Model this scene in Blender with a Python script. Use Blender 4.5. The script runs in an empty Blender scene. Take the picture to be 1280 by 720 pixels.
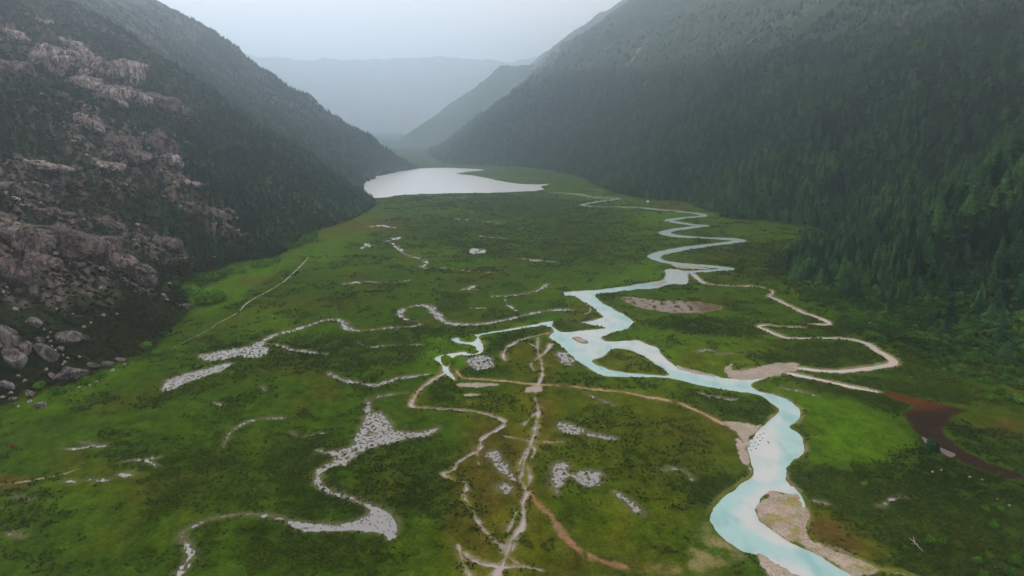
import bpy, math, random
import numpy as np
rng = np.random.default_rng(11); random.seed(11)
C = bpy.context.scene.collection
sc = bpy.context.scene

# ------------------------------------------------------------------ camera
CAM_H = 150.0; PITCH = math.radians(13.6); F = 865.0
cp, sp = math.cos(PITCH), math.sin(PITCH)
cam_d = bpy.data.cameras.new('camera'); cam = bpy.data.objects.new('camera', cam_d); C.objects.link(cam)
cam.location = (0, 0, CAM_H); cam.rotation_euler = (math.pi/2 - PITCH, 0, 0)
cam_d.sensor_width = 36; cam_d.lens = F/1280*36; cam_d.clip_start = 1; cam_d.clip_end = 60000
sc.camera = cam

def ray(px, py):
    a = (px-640)/F; b = (360-py)/F
    return a, cp + b*sp, b*cp - sp            # x, y, z direction per unit forward depth
def gp(px, py, z=0.0):
    dx, dy, dz = ray(px, py)
    t = (z-CAM_H)/dz
    return (dx*t, dy*t)
def G(pts): return np.array([gp(*p[:2]) for p in pts])

# ------------------------------------------------------------------ noise
def _hash(ix, iy, seed):
    h = (ix.astype(np.int64)*374761393 + iy.astype(np.int64)*668265263 + seed*1274126177) & 0xffffffff
    h = ((h ^ (h >> 13))*1274126177) & 0xffffffff
    return ((h ^ (h >> 16)) & 0xffffff)/float(0xffffff)
_pr = np.random.default_rng(4242); _PT = np.concatenate([_pr.permutation(1024)]*2+[np.arange(8)]).astype(np.int32)
_ga = _pr.random(1024)*2*math.pi; _GX = np.cos(_ga).astype(np.float32); _GY = np.sin(_ga).astype(np.float32)
def perlin(x, y, seed=0):
    ix = np.floor(x); iy = np.floor(y); fx = (x-ix).astype(np.float32); fy = (y-iy).astype(np.float32)
    ix = (ix.astype(np.int32)+seed*37) & 1023; iy = (iy.astype(np.int32)+seed*101) & 1023
    u = fx*fx*fx*(fx*(fx*6-15)+10); v = fy*fy*fy*(fy*(fy*6-15)+10)
    pa = _PT[ix]; pb = _PT[(ix+1) & 1023]; iy1 = (iy+1) & 1023
    h = _PT[(pa+iy) & 1023]; n00 = _GX[h]*fx+_GY[h]*fy
    h = _PT[(pb+iy) & 1023]; n10 = _GX[h]*(fx-1)+_GY[h]*fy
    h = _PT[(pa+iy1) & 1023]; n01 = _GX[h]*fx+_GY[h]*(fy-1)
    h = _PT[(pb+iy1) & 1023]; n11 = _GX[h]*(fx-1)+_GY[h]*(fy-1)
    a = n00+(n10-n00)*u; b = n01+(n11-n01)*u
    return (a+(b-a)*v)*1.5
def fbm(x, y, sc_, octv=4, seed=0, gain=.5):
    r = np.zeros_like(x); a = 1; f = 1/sc_; t = 0
    for o in range(octv):
        r += a*perlin(x*f+o*17.3, y*f-o*9.1, seed+o); t += a; a *= gain; f *= 2.03
    return r/t
def ridged(x, y, sc_, octv=4, seed=0):
    r = np.zeros_like(x); a = 1; f = 1/sc_; t = 0
    for o in range(octv):
        r += a*(1-2*np.abs(perlin(x*f+o*7.7, y*f+o*3.1, seed+o))); t += a; a *= .5; f *= 2.1
    return r/t
def cell(x, y, sc_, seed=0):
    X = x/sc_; Y = y/sc_; ix = np.floor(X); iy = np.floor(Y); best = np.full_like(X, 9.)
    for dx in (-1, 0, 1):
        for dy in (-1, 0, 1):
            cx = ix+dx+_hash(ix+dx, iy+dy, seed); cy = iy+dy+_hash(ix+dx, iy+dy, seed+5)
            best = np.minimum(best, (cx-X)**2+(cy-Y)**2)
    return np.sqrt(best)
def sstep(a, b, x):
    t = np.clip((x-a)/(b-a), 0, 1); return t*t*(3-2*t)

# ------------------------------------------------------------------ distance fields
def d_line(x, y, P, w=None):
    """distance to a polyline; with w (half width per point) the distance to its edge"""
    best = np.full(x.shape, 1e9)
    for i in range(len(P)-1):
        ax, ay = P[i]; bx, by = P[i+1]; ex, ey = bx-ax, by-ay
        L = ex*ex+ey*ey+1e-9
        t = np.clip(((x-ax)*ex+(y-ay)*ey)/L, 0, 1)
        d = np.hypot(x-ax-t*ex, y-ay-t*ey)
        if w is not None: d = d-(w[i]+(w[i+1]-w[i])*t)
        best = np.minimum(best, d)
    return best
def inside(x, y, P):
    r = np.zeros(x.shape, bool); n = len(P)
    for i in range(n):
        ax, ay = P[i]; bx, by = P[(i+1) % n]
        if ay == by: continue
        c = ((ay > y) != (by > y)) & (x < (bx-ax)*(y-ay)/(by-ay)+ax)
        r ^= c
    return r
def sdf_poly(x, y, P):
    d = d_line(x, y, np.vstack([P, P[:1]]))
    return np.where(inside(x, y, P), -d, d)
def local(x, y, P, fn, M=30.0, fill=1e3):
    """evaluate a distance only near the feature"""
    lo = P.min(0)-M; hi = P.max(0)+M
    out = np.full(x.shape, fill)
    m = (x > lo[0]) & (x < hi[0]) & (y > lo[1]) & (y < hi[1])
    if m.any(): out[m] = fn(x[m], y[m])
    return out

# ------------------------------------------------------------------ terrain
LF = [(-60,535),(0,508),(40,492),(95,478),(150,452),(190,440),(212,420),(238,395),(236,372),(225,355),(262,342),(300,328),(345,322),(372,305),(385,293),(420,282),(450,270),(472,257.5),(470,249),(457,241),(457,231),(474,221),(500,215),(527,210.5)]
RF = [(1280,470),(1200,440),(1130,412),(1060,380),(1005,356),(982,337),(998,318),(1030,303),(1036,292),(1000,283),(960,279),(900,272),(872,261),(850,253),(800,248),(770,243),(745,232),(725,222),(690,214),(650,209),(600,207)]
LFw = np.vstack([[(-400,-200),(-330,100)], G(LF), [(-470,2700),(-720,3300),(-1100,4200),(-2000,5600),(-8500,14000)]])
RFw = np.vstack([[(300,-200),(330,150)], G(RF), [(-240,2480),(-330,2900),(-430,3600),(-560,5200),(-1500,14000)]])
LPOLY = np.vstack([LFw, [(-28000,14000),(-28000,-200)]])
RPOLY = np.vstack([RFw, [(28000,14000),(28000,-200)]])
A_P = np.array([(-610,3350),(-560,4300),(-520,5300),(2500,5300),(2500,3550),(900,3400),(-200,3250)])*1.15   # hazy spur beyond the lake
B_P = np.array([(-3600,4700),(-2500,5000),(-1700,5200),(-900,5150),(-200,5100),(1500,5200),(3500,5200),(3500,7400),(-4600,7400)])*1.6

def masses(x, y):
    wx = x+18*fbm(x, y, 140, 3, 31); wy = y+18*fbm(x, y, 140, 3, 41)
    k = sstep(250, 500, y)*.9+.1
    sl = -sdf_poly(x+(wx-x)*.4*k, y+(wy-y)*.4*k, LPOLY)
    sr = -sdf_poly(x+(wx-x)*.6*k, y+(wy-y)*.6*k, RPOLY)
    return sl, sr
def rise(s, A, w): 
    s = np.maximum(s, 0); return A*(np.sqrt(s*s+w*w)-w)
def softcap(z, cap): return cap-np.log1p(np.exp(np.clip((cap-z)/60, -30, 30)))*60
def terrain(x, y):
    sl, sr = masses(x, y)
    z = np.zeros_like(x)
    m = sl > 0
    if m.any():
        X_, Y_, S_ = x[m], y[m], sl[m]
        zl = rise(S_, .70, 26)*(1+.14*fbm(X_, Y_, 420, 4, 3))
        zl += sstep(10, 160, S_)*(26*ridged(X_+.3*Y_, Y_*.55, 230, 4, 7)+12*fbm(X_, Y_, 45, 4, 13))
        # ledges and crags of the bare left mountain
        n = Y_ < 1500
        if n.any():
            a, b_ = X_[n], Y_[n]; led = ridged(a*.7-b_*.5, b_*.8+a*.4, 70, 4, 19)
            zl[n] += sstep(15, 90, S_[n])*(1-sstep(1100, 1500, b_))*(11*led+4.0*fbm(a, b_, 14, 3, 23))
        z[m] = softcap(zl, 560+120*fbm(X_, Y_, 900, 3, 5))
    m = sr > 0
    if m.any():
        X_, Y_, S_ = x[m], y[m], sr[m]
        zr = rise(S_, .74, 75)*(1+.13*fbm(X_, Y_, 500, 4, 9))
        zr += sstep(20, 260, S_)*(58*ridged(X_*.35+Y_*.3, Y_*.9, 300, 4, 27)+14*fbm(X_, Y_, 60, 4, 29))
        z[m] = np.maximum(z[m], softcap(zr, 880+160*fbm(X_, Y_, 1000, 3, 6)))
    m = y > 3500
    if m.any():
        xm, ym = x[m], y[m]
        sa = -sdf_poly(xm, ym, A_P); za = rise(sa*1.25, .66, 30)*(1+.2*fbm(xm, ym, 500, 4, 61)); za = np.minimum(za, 470+130*fbm(xm, ym, 450, 4, 62))
        sb = -sdf_poly(xm, ym, B_P); zb = rise(sb, .55, 60); cap = 940+330*fbm(xm, ym, 1500, 5, 63)+.04*(xm+2000)
        zb = np.minimum(zb, cap)+sstep(0, 300, sb)*80*ridged(xm, ym, 600, 4, 66)
        z[m] = np.maximum(z[m], np.maximum(za, zb))
    return z, sl, sr

def hit(px, py, tmin=150, tmax=7000):
    dx, dy, dz = ray(px, py)
    t = np.concatenate([np.arange(tmin, 1500, 3.), np.arange(1500, tmax, 10.)])
    z, _, _ = terrain(dx*t, dy*t)
    rz = CAM_H+dz*t
    b = np.nonzero(rz < z)[0]
    if len(b) == 0: return None
    i = b[0]
    if i == 0: tt = t[0]
    else:
        g0 = rz[i-1]-z[i-1]; g1 = z[i]-rz[i]; tt = t[i-1]+(t[i]-t[i-1])*g0/(g0+g1+1e-9)
    return (dx*tt, dy*tt, CAM_H+dz*tt, tt)      # tt = forward depth; metres per photo pixel = tt / F

# ------------------------------------------------------------------ features of the valley floor (photo pixels -> ground)
def wm(W): return np.array(W)/2.0
WATER_P = {
'main': [(706,364),(747,361.5),(794,355),(826,350),(829,345),(833,336),(848,336.5),(859,340),(860,350),(857,355),(840,355),(820,360),(795,362),(770,364.5),(745,368),(752,376),(768,386),(785,395),(794,403),(783,411),(768,415),(755,420),(757,426),(775,425),(795,424),(810,429),(823,434),(828,441),(840,451),(850,458),(870,463),(890,467),(912,472),(930,466),(955,463),(975,466),(960,472),(940,480),(950,488),(965,491),(985,498),(997,508),(1003,518),(996,527),(990,533),(1000,541),(1005,549),(1006,564),(998,572),(986,583),(985,590),(986,598),(990,607),(997,617),(985,618),(967,614),(955,622),(947,636),(950,648),(961,657),(975,667),(989,676),(1010,686),(1030,695),(1055,711),(1074,720),(1110,740),(1160,775),(1060,775),(1000,740),(965,722),(950,700),(945,692),(930,689),(908,676),(892,661),(886,645),(892,629),(908,614),(927,601),(938,590),(936,575),(933,557),(940,545),(952,531),(971,514),(970,508),(959,499),(944,492),(912,488),(875,482),(834,472),(781,471),(753,469),(741,464),(719,449),(703,435),(694,427),(683,420),(692,413),(687,408),(669,408),(637,413),(610,417),(601,421),(605,432),(602,441),(587,445),(571,444),(565,453),(562,461),(571,471),(569,476),(560,471),(553,463),(550,455),(541,446),(562,441),(584,438),(596,435),(587,430),(569,427),(566,422),(594,417),(619,413),(644,409),(675,403),(694,400),(720,402),(740,400),(753,396),(748,390),(741,384),(729,376),(717,370),(706,369)],
'lake': [(527,210.3),(560,209.8),(590,210.8),(604,212.6),(585,214.5),(571,217),(590,219),(605,222),(625,226),(645,229),(672,230.5),(688,229.5),(676,233.5),(679,237),(650,239.5),(600,241),(540,242),(500,244),(478,247),(462,247),(440,240),(440,228),(472,216),(500,212)],
}
ISLANDS = [[(690,404),(700,400.5),(722,402.5),(738,405),(757,409),(745,411),(722,413),(703,414),(694,410)],
 [(741,449),(752,446),(764,438),(770,435),(785,437),(800,443),(815,453),(834,467),(810,467),(785,465),(765,461),(748,455)],
 [(576,421),(592,419),(592,426),(578,426)], [(584,438.5),(592,437),(598,438),(594,441),(587,441)], [(553,446),(561,444),(564,450),(560,457),(555,455)]]
SANDBAR = [[(716,421),(725,422),(735,428),(724,427)]]
UPRIV = [(690,240.5,9),(716,242,11),(747,247,12),(775,248,11),(747,252,12),(728,256,12),(747,258,12),(794,259,12),(825,262,13),(856,265,14),(875,267,13),(878,270,13),(856,272,14),(837,275,15),(847,278,15),(869,281,16),(881,282,16),(856,285,15),(837,288,16),(831,291.5,18),(847,295,17),(875,296.5,13),(912,298.5,17),(925,300,15),(914,302.5,15),(887,306,15),(856,310,15),(831,315,16),(818,319.5,15),(821,324,13),(841,328.5,14),(872,331.5,12),(900,334,12),(912,336,9),(887,338,11),(859,340,15)]
SIDE = [(867,342,8),(876,351,7),(887,355,6),(919,357,5.5),(950,358,5),(966,364,5),(962,370,5),(975,376,6),(991,384,6),(1006,391,8),(1019,395,9),(1031,400,9),(1037,405,5),(1016,405,4)]
LOOP = [(930,467,11),(955,462,12),(991,459,10),(1044,464,8),(1100,458,8),(1117,453,8),(1109,444,7),(1095,437,7),(1086,430,8),(1066,424,6),(1040,422,5),(1010,422,5),(986,422,6),(969,417,7),(955,411,7),(948,407,6),(960,406,4),(979,408,3.5),(1006,409,3)]
LOOP2 = [(975,464,8),(1000,469,8),(1030,475,6),(1060,482,6),(1095,489,5)]
BARCREEK = [(990,608,5),(1000,622,5),(1008,645,3.2),(1005,664,3),(1020,679,2.8),(1055,690,1.6),(1099,711,1.8),(1130,716,2.4),(1160,730,2.4)]
REDMUD = [(1110,489),(1150,498),(1175,503),(1207,513),(1190,522),(1182,532),(1186,547),(1204,562),(1235,578),(1285,594),(1272,600),(1225,587),(1195,575),(1170,563),(1153,553),(1148,540),(1132,525),(1131,515),(1140,506),(1110,496)]
REDWATER = [(1149,538),(1156,545),(1166,550),(1176,558),(1196,567),(1188,571),(1170,561),(1154,552)]
C1 = [(562,465,3.5),(553,467,3),(531,481,3.2),(523,489,3),(517,499,3.2),(514,507,3.6),(525,509,1.6),(556,511,2.4),(594,514,2.2),(619,521,2.4),(631,527,3.2),(625,535,3.5),(612,542,3),(601,550,3),(600,561,2.4),(587,569,2.4),(572,578,2.2),(566,588,1.8),(553,592,1.7),(570,601,1.2),(581,603,1.6),(583,612,1.6),(580,620,1.2),(591,636,1.2),(597,651,1.1),(609,667,1.2),(622,679,1.6),(634,686,2)]
C2 = [(672,422,1.2),(672,436,1.4),(677,455,1.8),(678,467,2.6),(672,483,3.6),(669,495,1.6),(669,499,3),(673,514,2.4),(669,536,2),(664,553,3),(656,574,1.6),(653,590,3),(650,598,2),(657,610,3),(658,618,3.6),(653,630,2.2),(655,651,3),(650,662,2.6),(640,672,1.6),(634,690,3),(628,705,3),(622,716,4.5),(618,735,6)]
C3 = [(580,690,1.2),(592,700,2),(610,705,2.2),(631,708,2.6),(655,708,2),(676,712,1.2)]
C4 = [(572,680,1),(575,689,1.2),(579,704,1),(590,722,1.4)]
C6 = [[(673,512,1.4),(665,521,1.1),(658,527,.8),(654,532,.6)],[(670,520,.9),(674,530,.8),(671,541,1)],[(664,555,1.6),(656,566,1.2),(650,580,1.1),(648,592,1.2)],[(664,553,1.2),(668,563,1),(665,572,.8)],[(656,578,1),(661,590,1.2),(662,602,1.3),(658,612,1.4)],[(653,630,1.2),(646,640,1.1),(640,652,.9),(634,664,.7)],[(640,672,1.1),(633,680,1),(631,690,1.2)],[(645,664,1),(643,678,1),(640,690,1.2)],[(630,690,1.4),(640,700,1.2),(652,706,.9)],[(676,447,.8),(682,441,1),(689,434,1.3)],[(672,436,.8),(664,430,.8),(656,428,.6)],[(601,557,1),(596,570,.9),(600,582,.6)]]
C5 = [(619,542,1),(637,546,1),(662,551,1.6),(681,552,1.8),(705,552.5,1.2)]
OXB = [(687,416,2.5),(668,420,3),(650,425,3.5),(637,432,3.2),(630,440,3),(630,448,2.5),(634,452,1.5)]
OX2 = [(688,430,4),(683,438,4),(674,446,2),(664,455,1.6),(668,463,1.6)]
MARSH_L = [  # px, py, width m
 [(324,432,9),(327,427,8),(346,417,7),(374,410,5),(405,400,5),(427,400,6),(433,409,6),(449,413,2.5),(477,410,2),(511,408,2.5),(525,405,2.5),(517,401,2.5),(501,396,3),(502,388,5),(517,382,5),(536,382,7),(544,390,8),(555,401,7),(580,405,7),(600,404.5,5),(619,402,5),(650,395,6),(675,389,7),(700,386.5,9),(714,387,6)],
 [(334,429,4),(349,431,3.5),(367,437,3.5),(408,442,2)],
 [(410,465,2.5),(427,474,5),(446,478,4),(467,481,3.2),(480,478,3.5),(492,474,4.5),(511,470,3.5),(536,467,1.2)],
 [(471,496,2),(486,493,2.6),(508,491,1.4)], [(458,499,1.6),(460,506,2.4),(458,514,2)],
 [(462,518,5),(450,550,6),(432,578,5),(419,579,4),(402,586,2.8),(397,598,3),(406,610,3),(431,620,2),(456,629,2.4),(466,636,4)],
 [(384,657,2),(350,647,1.2),(320,642,1),(291,643,1.2),(269,647,1.4),(244,656,1.6),(226,668,1.7),(233,679,2.2),(239,692,2.6),(234,704,2.6),(222,720,2.2),(208,740,2.4)],
 [(280,560,.8),(286,542,.9),(302,530,.9),(314,525,.7),(336,522,1.2),(352,522,1)], [(364,539,.8),(374,546,1),(405,540,.8)],
 [(446,428,1.6),(461,433,2.2),(492,431,1.6),(527,430,1.6)], [(487,298,5),(502,297,5),(486,301,4)],
 [(486,301,5),(497,309,5),(504,316,6),(517,321,3),(525,323,5),(534,328,7),(527,333,6)],
 [(431,354,5),(455,352,7),(491,353,4),(511,350,5)], [(575,362,4),(594,357,8)], [(616,370,3.5),(650,368,4),(672,362,5),(684,355,4)], [(570,273.5,8),(603,276,7),(622,278.5,8)],
 [(600,295,5),(617,297,4),(634,298,4)], [(650,323,5),(672,325,12),(690,327,4)], [(520,244,9),(545,244.5,12)], [(545,247.5,8),(565,247.5,15),(590,247,8)],
 [(644,222,14),(658,222.5,12)], [(734,237,10),(753,238,12)], [(454,303,5),(462,307,10),(452,310,5)], [(460,283,5),(475,282,17),(494,284,6)],
 [(634,306,4),(640,304.5,4)], [(582,360,3),(596,362,2)], [(631,374,2.5),(637,382,1.6),(645,388,1.5)], [(590,385,2.5),(605,385,2.5)],
 [(75,560,.9),(92,561,1.6),(110,558,1.8),(131,557,1.2)], [(100,552,1.4),(118,556,1.6)], [(157,576,1),(175,574,2),(198,571,1.6)], [(183,575,1.5),(196,583,1)],
 [(150,592,2),(160,593,3.2),(167,594,1.4)], [(112,599,1.2),(134,600,1.2)], [(17,620,1),(40,623,.9)], [(13,666,1),(20,669,1.4),(30,671,.9)], [(84,601,1),(94,602,1)],
 [(327,481,2.2),(331,488,1.6)], [(268,503,1),(278,506,1.6)], [(398,396,1.5),(404,395,1.5)], [(432,434,1.8),(436,436,1.8)],
 [(873,439,2),(882,436.5,2.5),(894,438,1.8)], [(897,442,3),(915,441.5,3.5),(922,442,2)],
 [(731,491,1.2),(745,497,2.6),(768,506,1.6)], [(874,490,1.2),(890,495,3),(918,499,2.4)], [(975,484,1.2),(1000,489,2),(1024,495,1)],
 [(830,588,1),(845,585,1.6),(858,590,1.2),(866,600,1)], [(1100,632,.7),(1118,622,.8),(1135,620,.6)], [(1020,626,1.6),(1033,629,1.4)],
]
MARSH_P = [
 [(203,488),(205,478),(221,469),(258,459),(289,453),(276,463),(242,474),(213,486)],
 [(247,444),(274,438),(305,433),(324,429),(338,438),(317,447),(302,444),(280,449),(262,451)],
 [(467,515),(481,520),(497,537),(525,538),(549,533),(537,542),(500,551),(462,561),(444,568),(433,582),(416,578),(416,569),(396,562),(425,562),(447,548),(462,539),(458,526)],
 [(459,631),(475,634),(491,645),(497,661),(487,673),(478,666),(441,662),(380,663),(360,650),(416,655),(447,649),(462,640)],
 [(583,452),(590,446),(602,443),(614,446),(617,453),(610,460),(594,461)],
 [(694,441),(703,439),(713,448),(716,456),(706,455),(698,448)],
 [(697,529),(707,528),(728,536),(722,542),(704,540)], [(725,537),(745,541),(772,547),(760,549),(735,544)],
 [(606,566),(622,562),(628,572),(640,590),(646,600),(632,594),(618,582)], [(622,606),(632,603),(641,609),(632,616),(624,613)],
 [(690,583),(704,577),(712,586),(702,605),(696,618),(690,603)], [(716,590),(735,587),(748,588),(753,600),(740,607),(726,606),(718,598)],
 [(766,613),(778,617),(797,632),(807,643),(798,641),(780,628)], [(587,311),(603,311),(606,315),(590,318)],
]
SANDS = [
 [(775,372),(794,372),(825,377),(840,376),(862,377),(894,381),(903,386),(875,391),(844,391),(812,387),(790,381)],
 [(572,480),(585,478),(619,480),(619,482),(600,484),(576,483)], [(581,493),(592,491.5),(601,493),(594,495),(584,495)], [(657,486),(665,482),(677,482),(676,489),(660,490)],
 [(933,557),(926,545),(912,534),(903,528),(915,528),(930,530),(945,532),(952,531),(940,545)], [(933,557),(919,548),(925,570),(936,588),(940,590)],
 [(947,636),(955,622),(967,614),(985,618),(997,617),(1004,630),(1011,645),(1006,664),(1020,679),(1050,690),(1085,705),(1100,713),(1074,720),(1055,711),(1030,695),(989,676),(961,657),(950,648)],
 [(949,698),(945,690),(955,694),(975,705),(1000,718),(1025,735),(1000,745),(965,722)],
 [(912,470),(905,462),(915,455),(912,462),(925,463),(937,461),(966,455),(991,453),(1000,458),(990,465),(950,473),(925,474)],
 [(846,456),(852,459),(875,464),(893,468),(893,470),(870,466),(850,461)],
 [(833,350),(820,353),(815,356),(828,356)], [(839,330.5),(858,331),(878,334),(887,336),(860,336),(845,334)],
]
YSAND = [(887,648),(880,655),(872,670),(862,688),(853,701),(830,703),(812,706),(800,712),(780,708),(770,706),(800,716),(830,720),(844,722),(870,716),(900,709),(930,694),(905,673),(892,661)]
TRACK1 = [(569,461,1),(578,472,1.4),(600,474,1.6),(637,477,1.8),(666,480,2),(712,483,1.6),(744,487,1.6),(778,490,2),(809,496,2.4),(841,502,2.6),(866,511,2.6),(887,521,2.6),(903,530,3)]
TRACK2 = [(662,610,.6),(669,626,1.4),(687,645,2.4),(706,670,3.2),(725,689,3.4),(750,701,3.2),(781,708,3)]
PATH = [(205,441,.7),(225,430,.7),(250,418,.9),(270,406,1.1),(284,398,1.1),(298,390,1.4),(311,377,1.5),(337,363,1.4),(357,350,1.5),(370,338,1.6),(378,330,1.6),(386,321,1.2)]
THIN = [[(741,370,1.4),(733,378,1.6),(738,385,1.6),(735,391,1.5),(725,394,1)], [(668,512,.7),(662,522,.7),(655,530,.6)], [(660,560,.5),(652,570,.5),(648,585,.5)],
 [(681,552,.5),(690,556,.6),(695,560,.4)], [(640,640,.5),(634,655,.5),(630,672,.5)], [(607,645,.5),(612,655,.5),(618,662,.5)], [(540,468,.8),(545,478,.5),(552,486,.5)],
 [(585,560,.4),(598,575,.5),(600,590,.5)], [(535,491,.6),(542,500,.5)], [(820,345,1.2),(812,338,1.2),(806,343,1)], [(440,340,2),(470,344,2)], [(530,335,1),(555,335,1.3),(590,339,1.3),(620,341,1)],
 [(140,500,.6),(170,492,.7),(195,482,.6)], [(0,528,.6),(15,524,.6)], [(100,585,.5),(112,572,.8),(125,564,.8)], [(0,606,.8),(40,600,1.1),(80,592,.9),(100,585,.7)],
 [(860,668,.6),(820,668,.5),(790,667,.4)]]

# ------------------------------------------------------------------ the grid of the land
us = np.concatenate([np.arange(-1.3, -.9, .012), np.arange(-.9, .9, .00128), np.arange(.9, 1.3, .012)])
rows = [40., 80., 120., 150., 170.]; y = 180.
while y < 12500:
    rows.append(y)
    th = math.atan(CAM_H/y); phi = th-PITCH
    step = CAM_H*math.cos(phi)**2/(F*math.sin(th)**2)*.95
    y += min(step, 2.4+.0016*y) if y < 3300 else 6+.006*y
rows = np.array(rows); NR, NC = len(rows), len(us)
YY, UU = np.meshgrid(rows, us, indexing='ij')
# uneven spacing near the camera keeps the fan from looking ruled
X = (UU*YY).ravel(); Y = YY.ravel()
Z, SL, SR = terrain(X, Y)
FL = (Y < 2600) & (SL < 40) & (SR < 60)           # valley floor
ix = np.nonzero(FL)[0]; x = X[ix]; y = Y[ix]
jit = .6*fbm(x, y, 4, 2, 71)+1.3*fbm(x, y, 16, 2, 72)
jitf = (jit+1.6*fbm(x, y, 9, 3, 74)+2.2*fbm(x, y, 40, 2, 75))*np.clip(y/420, .5, 2.2)
def curve(P, closed, k=3):
    P = np.asarray(P, float); n = len(P); out = []
    for i in range(n if closed else n-1):
        a, b, c_, d = (P[(i-1) % n], P[i], P[(i+1) % n], P[(i+2) % n]) if closed else (P[max(i-1, 0)], P[i], P[i+1], P[min(i+2, n-1)])
        for q in range(k):
            t = q/k; out.append(.5*((2*b)+(c_-a)*t+(2*a-5*b+4*c_-d)*t*t+(3*b-a-3*c_+d)*t**3))
    if not closed: out.append(P[-1])
    return np.array(out)
def near_poly(P):
    P = curve(np.array([p[:2] for p in P], float), True); Q = G(P); return local(x, y, Q, lambda a, b: sdf_poly(a, b, Q))
def near_line(P, k=1.0):
    P = curve(P, False); Q = G(P); w = wm(np.maximum(P[:, 2]*k, .4)); return local(x, y, Q, lambda a, b: d_line(a, b, Q, w))
inf = np.full(x.shape, 1e3)
riv = inf.copy()
riv = np.minimum(riv, near_poly(WATER_P['main']))
for I in ISLANDS: riv = np.maximum(riv, -near_poly(I))
bar = near_poly(SANDBAR[0]); riv = np.maximum(riv, -bar)
riv = np.minimum(riv, near_line(UPRIV, 1.05)); 
side = near_line(SIDE, .7); loop = np.minimum(near_line(LOOP, .8), near_line(LOOP2, .8)); barc = near_line(BARCREEK, .8)
lake = near_poly(WATER_P['lake'])
creek = inf.copy()
for L in [C1, C2, C3, C4, C5, OXB, OX2]+C6: creek = np.minimum(creek, near_line(L, .72))
marsh = inf.copy()
for L in MARSH_L: marsh = np.minimum(marsh, near_line(L, .8))
for P in MARSH_P: marsh = np.minimum(marsh, near_poly(P))
mudpool = near_poly(MARSH_P[3])
sand = bar.copy()
for P in SANDS: sand = np.minimum(sand, near_poly(P))
ysand = near_poly(YSAND); red = near_poly(REDMUD); redw = near_poly(REDWATER)
track1 = near_line(TRACK1, .7); track2 = near_line(TRACK2, .9); path = near_line(PATH)
thin = inf.copy()
for L in [t_ for t_ in THIN if len(t_) > 3]: thin = np.minimum(thin, near_line(L))
riv += jitf*.6; side += jitf*.45; loop += jitf*.45; barc += jit*.4; lake += jitf*.8+9*fbm(x, y*.5, 40, 4, 87); creek += jit*.8+1.5*fbm(x, y, 5.5, 4, 76); sand += 2.6*fbm(x, y, 6, 4, 77); riv += .8*fbm(x, y, 6, 3, 86); marsh += (1.3*fbm(x, y, 5, 3, 73)+2.6*fbm(x, y, 16, 3, 79)*sstep(0, -4, marsh))*np.clip(y/450, .6, 3)+.7*jitf; path = path+.45+.25*fbm(x, y, 6, 2, 78); red += jit*.8+3.2*fbm(x, y, 9, 4, 88); redw += jit*.5; sand += jit*.9; ysand += jit*1.4; track1 += jit*.7+.8*fbm(x, y, 6, 3, 80); track2 += jit+1.8*fbm(x, y, 8, 3, 85)
water = np.minimum.reduce([riv, side, loop, barc, lake, creek])

WL = -.45                                              # level of all the water
hum = .5-cell(x, y, 3.4, 83); n_h = 0.35*fbm(x, y, 28, 3, 81)+.30*fbm(x, y, 6, 2, 82)*sstep(1000, 500, y)+.55*hum*sstep(700, 450, y)*sstep(-.2, .3, fbm(x, y, 40, 3, 84)+.15)
z = Z[ix]+n_h*sstep(2, 10, water)
shr_n = fbm(x, y, 34, 4, 91)+.45*fbm(x, y, 9, 3, 92)
tuss = cell(x, y, 2.2, 95)                             # tussocks standing in the marsh pools
far = np.clip(y/450, 1, 3)
tussF = np.where(y < 650, cell(x*.9, y*.7, 2.6, 96), cell(x*.5, y*.2, 2.6, 97))
prof = np.clip(water*.55, -1.6, 0)                     # banks fall 45 cm to the water and go on under it
z = np.where(water < 3, np.where(water > 0, z*sstep(0, 3, water), 0)+prof, z)
shallow_sand = np.minimum(sand, 0)
sM = np.clip(y/430, .8, 2.6)
hiM = fbm(x, y*.8, 3.4, 3, 97)*(1-sstep(600, 900, y))+fbm(x, y*.45, 8.5, 3, 196)*sstep(600, 900, y)
flk = fbm(x, y*.8, 1.7, 2, 197)*(1-sstep(480, 700, y))+fbm(x, y*.45, 4.5, 2, 198)*sstep(480, 700, y)
m2 = marsh+.3+(3.4*hiM+1.6*fbm(x, y, 11, 3, 98))*sM; m2 = np.where(mudpool < 2, m2, np.maximum(m2, 9*(flk-.19+.12*fbm(x, y, 13, 2, 199))))             # broken, reedy water: open in the middle, flecks at the rim
mk = sstep(3.5, -1.0, marsh); wM = sstep(.45, -.45, m2)
z = z*(1-mk*.8)-mk*.16*(1-wM); z = z*(1-wM)-.66*wM
z = np.where(sand < 0, np.maximum(z, WL+.10+.12*np.clip(-sand, 0, 1.5)+.10*fbm(x, y, 5, 3, 99)), z)
z = np.where((ysand < 0) & (water > 0), -.1, z)
z = np.where(red < 2, np.minimum(z, -.12-.28*sstep(1, -4, red)), z); z = np.where(redw < 1, np.minimum(z, -.2-redw*-.5), z)
z = np.where(mudpool < 0, np.minimum(z, WL-.05+.25*(tussF < .22)), z)

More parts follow.
